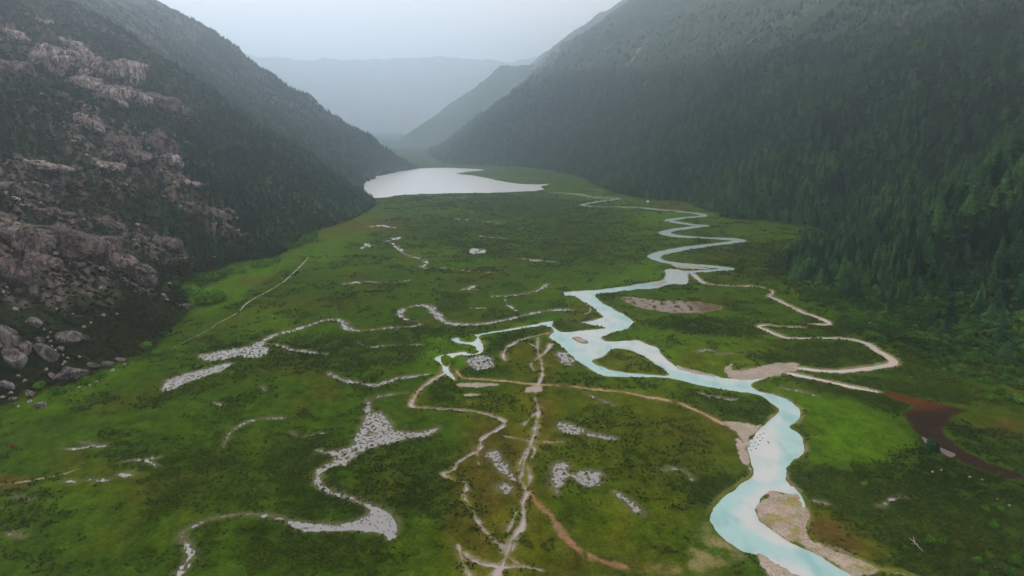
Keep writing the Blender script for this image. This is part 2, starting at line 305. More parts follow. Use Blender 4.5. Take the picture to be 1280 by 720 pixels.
# real colours of the valley floor (albedo)
def col(r, g, b): return np.array([r, g, b])
def mix(a, b, t): return a*(1-t[:, None])+b*t[:, None]
grass = np.tile(col(.050,.100,.008), (len(x), 1))
n1 = fbm(x, y, 60, 4, 101); n2 = fbm(x, y, 220, 3, 102); n3 = fbm(x, y*.6, 12, 4, 103)
grass = mix(grass, col(.078,.140,.008), sstep(.05, .5, n2+.4*n1))
grass = mix(grass, col(.070,.074,.010), sstep(.0, .5, n1-.3*n2+.3*n3)*.7)
dark = sstep(.02, .28, shr_n)
def zone(P, soft): 
    Q = G(P); d = local(x, y, Q, lambda a, b: sdf_poly(a, b, Q), 3*soft+5); return sstep(soft, -soft, d+soft*1.1*n1*1.6+soft*.5*n3)
bright = np.zeros(len(x))
for P, s, k in [([(955,484),(1000,490),(1060,500),(1110,525),(1130,555),(1110,575),(1060,585),(1010,578),(1008,548),(1000,520),(985,500)],9,1),([(530,420),(610,418),(600,445),(560,470),(520,462)],6,.9),([(640,405),(700,394),(720,398),(640,412)],4,.7),
 ([(545,335),(560,325),(620,322),(640,335)],9,.25),([(780,330),(830,322),(830,345),(770,358),(740,360)],14,.75),([(800,268),(850,266),(835,283),(800,280)],25,.8),([(700,235),(790,250),(800,256),(700,250)],40,.6),([(500,262),(600,262),(600,268),(500,268)],25,.7),
 ([(240,395),(240,370),(300,335),(350,322),(375,326),(330,350),(270,390)],7,.95),([(372,318),(400,292),(470,262),(480,280),(440,310),(390,330)],22,.8),([(700,560),(800,620),(850,660),(800,690),(720,660)],10,.35),
 ([(890,395),(1000,400),(940,440),(880,450)],10,.3),([(850,420),(950,455),(910,470),(850,450)],9,.5),([(800,435),(830,430),(860,455),(835,452)],4,.7),([(600,500),(660,490),(662,540),(640,540)],5,.6),([(1090,415),(1110,425),(1125,440),(1110,440)],4,.9),([(40,500),(140,455),(190,450),(110,500),(0,540)],7,.6),
 ([(560,270),(700,270),(720,300),(600,300)],40,.25),([(740,405),(760,390),(850,400),(820,425),(780,420)],8,.3),([(925,280),(1005,300),(960,305),(920,305)],20,.2)]:
    bright = np.maximum(bright, zone(P, s)*k)
grass = mix(grass, col(.076,.160,.006), bright)
olive = np.zeros(len(x))
for P, s, k in [([(575,500),(700,470),(720,520),(700,560),(690,620),(720,690),(700,740),(560,740),(560,640),(545,600),(600,560)],10,.75),([(640,430),(690,425),(705,460),(690,475),(650,475),(635,455)],5,.8),([(700,470),(860,500),(930,540),(930,585),(880,620),(850,660),(780,700),(740,690),(690,560)],12,.5),
 ([(1005,640),(1015,625),(1060,640),(1110,690),(1120,712),(1060,690),(1020,675)],4,1.),([(735,438),(770,433),(840,467),(770,467)],4,.6),([(850,440),(870,430),(950,455),(910,472),(860,455)],7,.5),([(725,370),(760,385),(752,400),(700,402),(715,385)],6,.7),([(395,275),(480,265),(500,285),(400,300)],22,.7),([(545,335),(640,330),(640,345),(560,345)],14,.2),([(400,690),(560,640),(560,740),(420,740)],10,.15)]:
    olive = np.maximum(olive, zone(P, s)*k)
grass = mix(grass, col(.115,.110,.009), olive*(.65+.35*sstep(-.2, .4, n3)))
rust = np.zeros(len(x))
for P, s, k in [([(585,540),(640,520),(655,560),(640,620),(610,660),(580,610)],7,.55),([(668,490),(690,500),(690,540),(672,545)],4,.5),([(555,640),(600,630),(620,690),(570,700)],5,.5),([(1010,650),(1040,650),(1090,690),(1040,685)],3.5,.85),([(700,680),(860,706),(850,722),(700,722)],5,.6),([(860,500),(920,530),(925,550),(900,535)],4,.7),
 ([(0,592),(40,597),(30,612),(0,616)],3,.75),([(850,448),(870,444),(868,455),(852,458)],4,.6),([(890,312),(925,312),(925,325),(885,322)],12,.55),([(300,350),(350,348),(350,354),(300,357)],7,.6),([(1230,520),(1280,525),(1280,550),(1240,545)],4,.6),([(815,253),(850,254),(858,263),(825,262)],14,.9),([(420,278),(470,275),(500,285),(420,290)],14,.5)]:
    rust = np.maximum(rust, zone(P, s)*k)
grass = mix(grass, col(.110,.060,.020), rust*(.55+.45*sstep(-.3, .3, n3)))
# low heath: darker, duller leaves
heath = np.zeros(len(x))
for P, s, k in [([(990,585),(1110,575),(1140,560),(1290,610),(1400,760),(1130,760),(1120,700),(1060,650),(1015,622),(995,605)],8,1),([(870,395),(1010,408),(960,415),(950,425),(880,420),(800,405),(780,400)],8,.9),([(960,425),(1080,428),(1100,445),(1040,457),(960,450)],6,.8),([(1010,400),(1130,415),(1230,500),(1210,505),(1060,475),(1120,460),(1120,440),(1040,415)],9,.8),
 ([(860,300),(990,300),(990,350),(900,350)],30,.6),([(720,530),(860,560),(880,600),(780,620),(700,600),(690,560)],12,.35),([(865,602),(940,592),(905,620),(890,640),(860,630)],4,.9),([(985,470),(1130,495),(1140,530),(1100,510),(1000,482)],5,.9),([(170,570),(300,540),(320,620),(190,640)],14,.7),([(330,540),(470,560),(400,600),(330,600)],12,.6),([(340,600),(480,600),(470,650),(370,640)],8,.9),([(425,585),(560,560),(560,640),(500,650)],10,.8),([(250,440),(430,420),(640,395),(560,440),(430,470),(300,470)],16,.6),([(330,660),(490,670),(470,710),(310,700)],6,1),([(640,412),(690,410),(640,425),(620,440),(625,460),(640,470),(570,470),(600,440)],5,.6),([(500,240),(760,250),(800,330),(560,320)],60,.45),([(1185,530),(1290,540),(1290,590),(1220,570)],6,.8),([(840,480),(955,500),(965,512),(945,528),(900,520)],5,.7),([(540,470),(580,480),(560,500),(535,500)],5,.7),([(600,498),(650,490),(655,520),(610,515)],5,.7)]:
    heath = np.maximum(heath, zone(P, s)*k)
heath = np.clip(heath*.75+dark*.45*(1-bright)*(1-olive*.6), 0, 1)*(1-.75*bright)*(1-rust*.7)
open_ = np.minimum.reduce([water, np.maximum(marsh, m2), sand, ysand, red, track1, track2, path])
heath *= sstep(.2, 2.2, open_)
grass = mix(grass, col(.028,.050,.009), heath*.85)
g3 = fbm(x, y, 1.6, 2, 104)*np.clip(1.3-y/900, .1, 1)
n5 = fbm(x, y*.7, 5, 3, 105)*sstep(1300, 500, y)
grass *= np.clip(1+.45*n3+.35*g3+.5*n5, .35, 2)[:, None]
SANDC = col(.40,.34,.29); MUD = col(.34,.31,.29)
c = grass
bank = sstep(2.6, .2, water)*sstep(.15, -.25, fbm(x, y, 35, 3, 111)); c = mix(c, col(.20,.20,.045), bank*.7)      # yellow sedge rim
edge = sstep(3.0, .0, np.minimum(loop, side))*sstep(-.4, .2, fbm(x, y, 12, 3, 120)); c = mix(c, col(.34,.28,.21), edge*.8)
wetm = sstep(2.0, .1, water)*sstep(.05, .35, fbm(x, y, 18, 3, 119))*(lake > 5); c = mix(c, col(.23,.19,.13), wetm*.75)
c = mix(c, MUD, sstep(.4, -.6, creek)); halo = sstep(4, 0, creek)*sstep(-.1, .4, n3+.3*fbm(x, y, 3, 2, 112)); c = mix(c, col(.26,.20,.09), halo*.35)
c = mix(c, col(.16,.15,.09), mk*.7); c = mix(c, col(.22,.21,.17), wM*.9)
c = mix(c, SANDC, sstep(.5, -.5, sand)); 
sb = near_poly(SANDS[0]); sbm = sstep(2, -2, sb)*sstep(.6, -.1, sand); c = mix(c, col(.26,.215,.20), sbm*.8); c = mix(c, col(.17,.115,.08), sbm*sstep(-.2, .5, (x-gp(862,384)[0])/25)); c = mix(c, col(.06,.07,.03), sbm*sstep(.12, .3, fbm(x, y*.6, 5, 3, 121)))
bp = near_poly(SANDS[6]); c = mix(c, col(.27,.25,.08), sstep(1, -2, bp)*sstep(-.05, .25, fbm(x, y, 9, 4, 113))*.85); c = mix(c, col(.42,.28,.20), sstep(1, -1, bp)*sstep(.1, .4, fbm(x, y, 5, 3, 114))*.8)
c = mix(c, col(.23,.21,.085), sstep(2.5, -2.5, ysand+4*n3)*sstep(-.35, .25, fbm(x, y, 8, 4, 115)))
c = mix(c, col(.036,.021,.016), sstep(1.5, -1.5, red+1.5*n3)); c = mix(c, col(.105,.038,.012), sstep(1, -1, red)*sstep(8, -6, (x-gp(1165,505)[0])*.2+(gp(1165,508)[1]-y)*1.0))
c = mix(c, col(.42,.33,.22), sstep(.5, -.3, track1)*sstep(-.55, .0, n3)); c = mix(c, col(.26,.14,.06), sstep(3.5, 0, track1)*sstep(0, -1, -track1)*.6)
c = mix(c, col(.30,.17,.10), sstep(1.2, -.8, track2)*sstep(-.6, .1, fbm(x, y, 4, 3, 116))); 
c = mix(c, col(.55,.52,.45), sstep(.35, -.1, path)*sstep(-.45, .1, fbm(x, y, 9, 3, 117)))
c = mix(c, col(.40,.35,.24), sstep(.3, -.1, thin)*sstep(-.5, .1, fbm(x, y, 7, 3, 118)))
Z[ix] = z
COL = np.empty((len(X), 3))
# slopes: left bare mountain, right wooded one
sn = fbm(X, Y, 30, 4, 121); sn2 = fbm(X, Y, 9, 3, 122)
left = SL > SR
veg = np.where(left[:, None], col(.022,.027,.013), col(.014,.030,.013))*(1+.35*sn+.25*sn2)[:, None]
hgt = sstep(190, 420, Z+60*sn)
veg = mix(veg, col(.072,.112,.074), sstep(220, 420, Z+60*sn)*.9*(~left)); veg = mix(veg, col(.055,.068,.055), hgt*.7*left)  # right slope above the trees: scrub tone, paled to stand for mist
gr = sstep(.18, .5, fbm(X, Y, 55, 4, 123)+.2*sn2)
veg = mix(veg, col(.055,.095,.030), gr*.5)
rk_n = ridged(X*.8-Y*.5, Y*.8+X*.45, 55, 4, 125)+.5*sn2
rockm = sstep(.52, .66, rk_n+.25*fbm(X, Y, 160, 2, 126)-.05)*sstep(60, 120, SL)*left*(1-sstep(800, 1250, Y))*sstep(-520, -380, -X*0-SL*0-np.abs(X)*.0-Y*.25-200+0)
rockR = (~left)*sstep(.75, 1.0, ridged(X*.6, Y, 90, 4, 128)+.6*sn2)*sstep(260, 420, Z)*.7
rockL2 = left*sstep(.42, .7, ridged(X*.6, Y, 90, 4, 129)+.6*sn2)*sstep(900, 1300, Y)*.55*sstep(100, 200, Z)
rc = mix(np.tile(col(.30,.245,.225), (len(X), 1)), col(.16,.14,.145), sstep(-.1, .4, fbm(X, Y, 18, 4, 130)))
veg = mix(veg, rc, np.clip(rockm*.5*sstep(-.2, .3, sn2+sn)+rockR+rockL2, 0, 1))
CR = [ (58,72,52,50,.35,'tall cracked pinkish cliff block at the upper left, left half of the big bare face'),
 (100,78,52,52,.35,'broad pale pink rock dome in the middle of the upper left bare face'),
 (146,86,44,40,.35,'rounded pale crag at the upper right end of the big bare face'),
 (118,112,60,36,.4,'fluted pale rock wall under the middle of the upper left bare face'),
 (158,120,42,26,.3,'bright streaked slab at the lower right end of the upper left bare face'),
 (86,55,34,18,.3,'small pale ledge topping the upper left bare face'),
 (14,44,36,14,.3,'low pale slab at the left edge above the big bare face'),
 (50,26,26,12,.3,'small scattered pale ledge near the top left corner'),
 (14,84,36,30,.3,'broken grey crag at the left edge beside the big bare face'),
 (210,131,46,24,.4,'grey fluted crag right of the big bare face on the dark slope'),
 (105,152,46,22,.3,'speckled crag half hidden by scrub under the big bare face'),
 (150,188,66,36,.35,'dark cracked outcrop in the middle of the left slope'),
 (196,178,38,38,.5,'steep broken crag right of the dark cracked outcrop'),
 (214,202,26,18,.5,'rusty brown lower end of the steep broken crag'),
 (235,229,26,12,.3,'small isolated pale slab below the steep broken crag'),
 (44,206,70,15,.2,'long low ledge near the left edge at mid height'),
 (125,206,40,13,.2,'thin pale ledge right of the long low ledge'),
 (14,236,42,18,.3,'dark slab at the left edge below the long low ledge'),
 (62,267,42,13,.2,'rusty flat ledge above the big dark cliff'),
 (86,277,14,10,.2,'small orange brown knob beside the rusty flat ledge'),
 (135,280,32,18,.3,'pale pink knob above the right half of the big dark cliff'),
 (176,301,30,14,.3,'orange tinted low crag right of the pale pink knob'),
 (206,304,34,22,.3,'grey rounded crag right of the orange tinted low crag'),
 (22,300,60,44,.3,'dark steep cliff at the left edge, left end of the big dark cliff'),
 (72,302,76,50,.25,'large dark rounded cliff with rusty top at the lower left slope'),
 (124,318,70,44,.4,'rust streaked cliff face, middle of the big dark cliff'),
 (164,338,48,32,.5,'pointed right end of the big dark cliff'),
 (12,338,44,44,.3,'dark fissured rock wall at the left edge under the big dark cliff'),
 (60,332,60,24,.3,'shadowed rock band under the large dark rounded cliff'),
 (275,268,26,11,.5,'pale bare slab on the dark slope above the willow bushes'),
 (228,253,20,5,.2,'thin pale ledge left of the pale bare slab'),
 (285,263,14,6,.4,'small pale rock touching the right of the pale bare slab'),
 (308,294,9,6,.3,'tiny brown rock in the dark trees above the meadow edge'),
 (232,383,18,6,.1,'low dark ledge at the foot of the left slope beside the meadow'),
 (70,374,16,9,.2,'pale knob in brown scrub left of the centre of the lower slope') ]
# bare rock shows through the scrub round the outcrops
for (px_, py_, w_, h_, tl_, lab_) in CR:
    ht = hit(px_, py_+h_*.2)
    if ht is None: continue
    rad = w_*ht[3]/F*.75+4; m_ = (np.abs(X-ht[0]) < 2.5*rad) & (np.abs(Y-ht[1]) < 3*rad)
    a_, b_ = X[m_], Y[m_]; d = np.hypot(a_-ht[0], (b_-ht[1])*.8)+rad*.9*fbm(a_, b_, rad*.8+6, 4, 131)
    k_ = sstep(rad*1.15, rad*.55, d)*sstep(-.35, .25, fbm(a_*1.3, b_, 7, 3, 132)); rockm[m_] = np.maximum(rockm[m_], k_)
    cc_ = mix(np.tile(col(.26,.215,.205), (len(a_), 1)), col(.045,.04,.04), sstep(-.1, .3, fbm(a_, b_*.5, 6, 4, 133)))
    veg[m_] = mix(veg[m_], cc_, k_*.65)
# pale scree chutes on the right mountain
CH = [[(528,190),(570,160),(600,131),(640,96),(690,66)],[(690,82),(697,60),(700,45)],[(664,119),(682,103)],[(760,150),(800,118),(815,95)],[(785,80),(793,72),(800,60)],[(715,180),(735,165)]]
for k_, L in enumerate(CH):
    H = [hit(*p) for p in L]; H = [h for h in H if h]
    if len(H) < 2: continue
    Q = np.array([h[:2] for h in H]); d = local(X, Y, Q, lambda a, b: d_line(a, b, Q), 60)
    veg = mix(veg, col(.36,.34,.32), sstep(10, 3, d+5*sn2)*.9*(Y > 500))
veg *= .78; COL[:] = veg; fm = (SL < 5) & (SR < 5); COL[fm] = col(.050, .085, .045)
fz = (Y > 3700) & (Z > 4) & (np.abs(X) < 9000); COL[fz] = mix(np.tile(col(.13,.18,.16), (int(fz.sum()), 1)), col(.40,.40,.40), sstep(6300, 7000, Y[fz])*.9)*(1+.3*fbm(X[fz], Y[fz], 160, 4, 127))[:, None]  # far ridges paler with distance: haze put into their colour
tl = sstep(-6, 10, np.maximum(SL[ix]+10*n3, SR[ix]*.5-8+10*n3))
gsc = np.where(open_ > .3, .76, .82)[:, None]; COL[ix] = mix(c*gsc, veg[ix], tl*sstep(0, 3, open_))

def grid_mesh(name, keep_faces=None, z=None, colr=None):
    r = np.arange(NR-1)[:, None]*NC; q = (r+np.arange(NC-1)[None]).ravel()
    faces = np.stack([q, q+1, q+NC+1, q+NC], 1)
    if keep_faces is not None: faces = faces[keep_faces[faces].all(1)] if keep_faces.dtype == bool else faces[keep_faces]
    used = np.zeros(NR*NC, bool); used[faces.ravel()] = True
    remap = np.cumsum(used)-1; ids = np.nonzero(used)[0]
    co = np.stack([X[ids], Y[ids], (Z if z is None else z)[ids]], 1)
    me = bpy.data.meshes.new(name)
    me.vertices.add(len(ids)); me.vertices.foreach_set('co', co.astype(np.float32).ravel())
    f = remap[faces]
    me.loops.add(f.size); me.loops.foreach_set('vertex_index', f.ravel().astype(np.int32))
    me.polygons.add(len(f)); me.polygons.foreach_set('loop_start', np.arange(0, f.size, 4, dtype=np.int32))
    me.polygons.foreach_set('use_smooth', np.ones(len(f), bool))
    me.update(calc_edges=True)
    if colr is not None:
        a = me.attributes.new('ground_colour', 'FLOAT_COLOR', 'POINT')
        a.data.foreach_set('color', np.concatenate([np.clip(colr[ids], .005, .9), np.ones((len(ids), 1))], 1).astype(np.float32).ravel())
    o = bpy.data.objects.new(name, me); C.objects.link(o); return o

# ------------------------------------------------------------------ materials
def mat(name):
    m = bpy.data.materials.new(name); m.use_nodes = True; nt = m.node_tree; b = nt.nodes['Principled BSDF']; return m, nt, b
def N(nt, t, **k):
    n = nt.nodes.new(t)
    for a, v in k.items(): setattr(n, a, v)
    return n
def mixc(nt, a, b, fac, mode='MIX'):
    n = N(nt, 'ShaderNodeMix', data_type='RGBA', blend_type=mode)
    for s, v in ((6, a), (7, b), (0, fac)):
        if hasattr(v, 'links'): nt.links.new(v, n.inputs[s])
        else: n.inputs[s].default_value = v
    return n.outputs[2]
def noise(nt, vec, scale, detail=4, rough=.55):
    n = N(nt, 'ShaderNodeTexNoise'); n.inputs['Scale'].default_value = scale; n.inputs['Detail'].default_value = detail; n.inputs['Roughness'].default_value = rough
    if vec is not None: nt.links.new(vec, n.inputs['Vector'])
    return n.outputs[0]
def ramp(nt, fac, stops):
    n = N(nt, 'ShaderNodeValToRGB'); nt.links.new(fac, n.inputs[0]); e = n.color_ramp.elements
    while len(e) < len(stops): e.new(.5)
    for i, (p, c_) in enumerate(stops): e[i].position = p; e[i].color = (*c_, 1) if len(c_) == 3 else c_
    return n.outputs[0]
def bump(nt, b, h, dist, strength=1):
    n = N(nt, 'ShaderNodeBump'); n.inputs['Distance'].default_value = dist; n.inputs['Strength'].default_value = strength
    nt.links.new(h, n.inputs['Height']); nt.links.new(n.outputs[0], b.inputs['Normal'])

m_land, nt, b = mat('land')
at = N(nt, 'ShaderNodeAttribute', attribute_name='ground_colour'); geo = N(nt, 'ShaderNodeNewGeometry'); P_ = geo.outputs['Position']
f1 = noise(nt, P_, .9, 5, .7); f2 = noise(nt, P_, .12, 5, .6)
v = ramp(nt, f1, [(.3, (.62,.62,.62)), (.7, (1.4,1.38,1.3))]); v2 = ramp(nt, f2, [(.3, (.8,.84,.8)), (.7, (1.2,1.16,1.2))])
c1_ = mixc(nt, at.outputs['Color'], v, 1., 'MULTIPLY'); c2_ = mixc(nt, c1_, v2, 1., 'MULTIPLY')
nt.links.new(c2_, b.inputs['Base Color']); b.inputs['Roughness'].default_value = 1; b.inputs['Specular IOR Level'].default_value = 0
bump(nt, b, f1, .5, .8)

def water_mat(name, rough=.12, attr=True, base=(.3,.3,.3,1), bumpd=.04):
    m, nt, b = mat(name)
    geo = N(nt, 'ShaderNodeNewGeometry')
    if attr:
        at = N(nt, 'ShaderNodeAttribute', attribute_name='ground_colour'); nt.links.new(at.outputs['Color'], b.inputs['Base Color'])
    else: b.inputs['Base Color'].default_value = base
    b.inputs['Roughness'].default_value = rough; b.inputs['IOR'].default_value = 1.33
    bump(nt, b, noise(nt, geo.outputs['Position'], .7, 3), bumpd, .4)
    return m
m_river = water_mat('milky_river_water'); m_lake = water_mat('lake_water', .2, False, (.68,.70,.71,1), .03)
m_marsh = water_mat('marsh_water', .15, False, (.24,.24,.24,1), .02)
m_creek = water_mat('creek_water', .12, False, (.34,.28,.27,1), .02)

land = grid_mesh('valley_ground', None, None, COL); land['kind'] = 'structure'; land.data.materials.append(m_land)

def sub(name, mask_local, colr, m, lvl=WL, colfull=None):
    full = np.zeros(NR*NC, bool); full[ix] = mask_local
    r = np.arange(NR-1)[:, None]*NC; q = (r+np.arange(NC-1)[None]).ravel()
    faces = np.stack([q, q+1, q+NC+1, q+NC], 1); keep = np.nonzero(full[faces].any(1))[0]
    o = grid_mesh(name, keep, np.full(NR*NC, lvl), colfull); o['kind'] = 'structure'; o.data.materials.append(m); return o
# river colour: turquoise in the deep thread, pale over the shoals
TURQ = col(.29,.46,.45); PALE = col(.46,.48,.475)
rcx = np.tile(TURQ, (len(x), 1))
shoal = np.zeros(len(x))
for P, s, k in [([(745,425),(800,422),(830,440),(850,460),(900,472),(960,462),(940,480),(900,480),(840,462),(790,432)],4,.8),([(700,410),(750,400),(770,410),(745,425),(700,420)],5,.7),([(720,395),(760,388),(785,400),(760,410)],4,.7),([(933,557),(952,532),(975,520),(978,560),(960,600),(940,595)],4,1.),
 ([(920,640),(950,610),(985,605),(990,615),(950,625),(945,650),(990,680),(940,660)],4,1.),([(945,690),(1000,710),(1040,735),(980,735)],3,1.),([(834,336),(860,336),(858,356),(835,356)],3,.9),([(720,420),(760,440),(750,450),(720,440)],5,.6),([(560,440),(610,418),(680,403),(690,410),(610,425),(605,445),(570,475),(545,450)],4,.75),([(706,364),(750,362),(745,370),(735,378)],4,.5)]:
    shoal = np.maximum(shoal, zone(P, s)*k)
shoal = np.clip(shoal+.35*sstep(.1, .5, fbm(x, y, 22, 4, 141)), 0, 1)
rcx = mix(rcx, PALE, shoal); swl = fbm(x*.9, y*.45, 7, 5, 143); rcx = mix(rcx, col(.18,.36,.35), sstep(-.1, .45, swl)*.65*(1-.6*shoal)); rcx = mix(rcx, col(.40,.37,.33), sstep(-3.2, -.2, riv)*sstep(-.15, .3, fbm(x, y, 24, 3, 144))*.7)
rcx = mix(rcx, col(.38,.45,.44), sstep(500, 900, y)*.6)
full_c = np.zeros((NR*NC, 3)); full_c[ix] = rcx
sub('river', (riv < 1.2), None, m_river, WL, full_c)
fc2 = full_c.copy(); lc = mix(np.tile(col(.50,.42,.37), (len(x), 1)), col(.34,.46,.38), sstep(.05, .3, fbm(x, y, 14, 3, 142)))
fc2[ix] = lc
sub('side_channel', ((np.minimum(np.minimum(side, loop), barc) < 1.2) & (riv >= .8)), None, m_river, WL-.004, fc2)
sub('lake', (lake < 3), None, m_lake)
sub('creek', (creek < 1) & (riv > .8), None, m_creek, WL-.008)
sub('marsh_pool', (marsh < 7) & (np.minimum(water, 9) > 1.2), None, m_marsh, WL-.012)

m_bog = water_mat('bog_water', .35, False, (.13,.10,.10,1), .02); sub('brown_pool', (redw < 2), None, m_bog, WL+.02)
# ------------------------------------------------------------------ things: helpers
def tag(o, label=None, cat=None, group=None, kind=None):
    if label: o['label'] = label
    if cat: o['category'] = cat
    if group: o['group'] = group
    if kind: o['kind'] = kind
    return o
def empty(name, loc, rz=0, s=1):
    o = bpy.data.objects.new(name, None); C.objects.link(o); o.location = loc; o.rotation_euler = (0, 0, rz); o.scale = (s, s, s) if np.isscalar(s) else s; o.empty_display_size = .5; return o
def mesh(name, V, Fc, m, smooth=False):
    me = bpy.data.meshes.new(name); me.from_pydata([tuple(v) for v in V], [], [tuple(f) for f in Fc]); me.update()
    if smooth: me.polygons.foreach_set('use_smooth', np.ones(len(me.polygons), bool))
    me.materials.append(m); return me
def obj(name, me, parent=None):
    o = bpy.data.objects.new(name, me); C.objects.link(o); o.parent = parent; return o

def leaf_mat(name, c1, c2, c3=None, tr=.0):
    m, nt, b = mat(name)
    oi = N(nt, 'ShaderNodeObjectInfo'); geo = N(nt, 'ShaderNodeNewGeometry')
    st = [(0, c1), (.5, c2), (1, c3 or c2)]
    ra = ramp(nt, oi.outputs['Random'], st)
    n = noise(nt, geo.outputs['Position'], .35, 4, .7)
    vv = ramp(nt, n, [(.3, (.55,.58,.6)), (.7, (1.5,1.45,1.3))])
    n2_ = noise(nt, geo.outputs['Position'], .012, 3, .6)
    v3 = ramp(nt, n2_, [(.36, (.55,.6,.7)), (.64, (1.5,1.4,1.1))])
    cc = mixc(nt, mixc(nt, ra, vv, 1., 'MULTIPLY'), v3, 1., 'MULTIPLY'); nt.links.new(cc, b.inputs['Base Color'])
    b.inputs['Roughness'].default_value = .9; b.inputs['Specular IOR Level'].default_value = .03
    return m
m_con = leaf_mat('conifer_needles', (.004,.018,.013), (.016,.052,.026), (.048,.118,.038))
m_bro = leaf_mat('broadleaf_foliage', (.022,.062,.022), (.036,.095,.024), (.056,.130,.026))
m_wil = leaf_mat('willow_foliage', (.050,.14,.015), (.07,.175,.02), (.085,.20,.022))
m_shr = leaf_mat('heath_leaves', (.030,.054,.010), (.043,.072,.012), (.060,.090,.015))
m_scr = leaf_mat('slope_scrub_leaves', (.016,.020,.009), (.026,.027,.011), (.032,.040,.013))
m_bark, nt, b = mat('bark'); geo = N(nt, 'ShaderNodeNewGeometry')
nt.links.new(ramp(nt, noise(nt, geo.outputs['Position'], 2.5), [(.3, (.06,.045,.035)), (.7, (.14,.11,.09))]), b.inputs['Base Color']); b.inputs['Roughness'].default_value = .9

def conifer_crown(seed, H=16., R=3.0, nw=15):
    r = np.random.default_rng(seed); V = []; Fc = []
    for w in range(nw):
        t = w/(nw-1); zc = H*(.13+.85*t); rad = R*(1-t)**.75*(.8+.4*r.random())+.15
        nb = int(6+7*(1-t)); ph = r.random()*6.28
        for k in range(nb):
            a = ph+6.283*k/nb+r.normal()*.18; L = rad*(.72+.5*r.random()); dz = -L*(.32+.2*r.random()); wd = L*.30+.12
            ca, sa_ = math.cos(a), math.sin(a); zz = zc+r.normal()*.2
            i = len(V)
            V += [(0, 0, zz+.25), (ca*L*.6-sa_*wd, sa_*L*.6+ca*wd, zz+dz*.45-.1), (ca*L, sa_*L, zz+dz), (ca*L*.6+sa_*wd, sa_*L*.6-ca*wd, zz+dz*.45-.1), (ca*L*.5, sa_*L*.5, zz+dz*.2+.28)]
            Fc += [(i, i+1, i+4), (i+1, i+2, i+4), (i+2, i+3, i+4), (i+3, i, i+4)]
    i = len(V); V += [(.25,0,H*.93), (-.12,.2,H*.93), (-.12,-.2,H*.93), (0,0,H*1.03)]; Fc += [(i,i+1,i+3), (i+1,i+2,i+3), (i+2,i,i+3)]
    return V, Fc
def clump_crown(seed, R, H, z0, n, leaf, lobes=7, flat=.0):
    r = np.random.default_rng(seed); V = []; Fc = []
    cs = []
    for k in range(lobes):
        a = r.random()*6.283; d = R*.55*math.sqrt(r.random()); h = z0+(H-z0)*(.3+.5*r.random())*(1-.35*d/R)
        cs.append((d*math.cos(a), d*math.sin(a), h, R*(.38+.25*r.random())))
    for k in range(n):
        cx, cy, cz, cr = cs[r.integers(lobes)]
        d = r.normal(size=3); d /= np.linalg.norm(d); d[2] = abs(d[2])*1.0 if r.random() < .75 else d[2]
        p = np.array([cx, cy, cz])+d*cr*(.75+.35*r.random())*np.array([1, 1, min(1.2, (H-z0)/(2*R)+.35)])
        nrm = d+r.normal(size=3)*.45; nrm /= np.linalg.norm(nrm)
        t = np.cross(nrm, r.normal(size=3)); t /= np.linalg.norm(t); s2 = np.cross(nrm, t); s = leaf*(.6+.8*r.random())
        i = len(V); V += [p-t*s, p-s2*s*.7+nrm*s*.12, p+t*s, p+s2*s*.7+nrm*s*.12]; Fc.append((i, i+1, i+2, i+3))
    return V, Fc
def trunk(H, r0):
    V = []; Fc = []
    for j, (h, r_) in enumerate(((-1.5, r0*1.15), (H*.3, r0*.8), (H*.95, r0*.15))):
        for k in range(6): V.append((r_*math.cos(k*1.047), r_*math.sin(k*1.047), h))
    for j in range(2):
        for k in range(6): Fc.append((j*6+k, j*6+(k+1) % 6, j*6+6+(k+1) % 6, j*6+6+k))
    return V, Fc
ME = {}
for i in range(4): ME['con', i] = mesh('conifer_crown', *conifer_crown(100+i, 16+i*1.2, 3.9+.45*(i % 3), 13), m_con)
for i in range(3): ME['bro', i] = mesh('broadleaf_crown', *clump_crown(200+i, 2.9, 8.5+i, 1.2, 330, .48, 9), m_bro)
for i in range(3): ME['wil', i] = mesh('willow_crown', *clump_crown(300+i, 3.0, 3.6, .0, 420, .36, 12), m_wil)
for i in range(3): ME['shr', i] = mesh('heath_clump', *clump_crown(400+i, 1.0, .95, .0, 46, .26, 4), m_shr)
for i in range(3): ME['scr', i] = mesh('scrub_clump', *clump_crown(500+i, 2.0, 2.1, -.3, 80, .5, 6), m_scr)
ME['tr'] = mesh('conifer_trunk', *trunk(14, .28), m_bark); ME['trb'] = mesh('broadleaf_trunk', *trunk(6, .22), m_bark); ME['trw'] = mesh('willow_stem', *trunk(2, .12), m_bark)

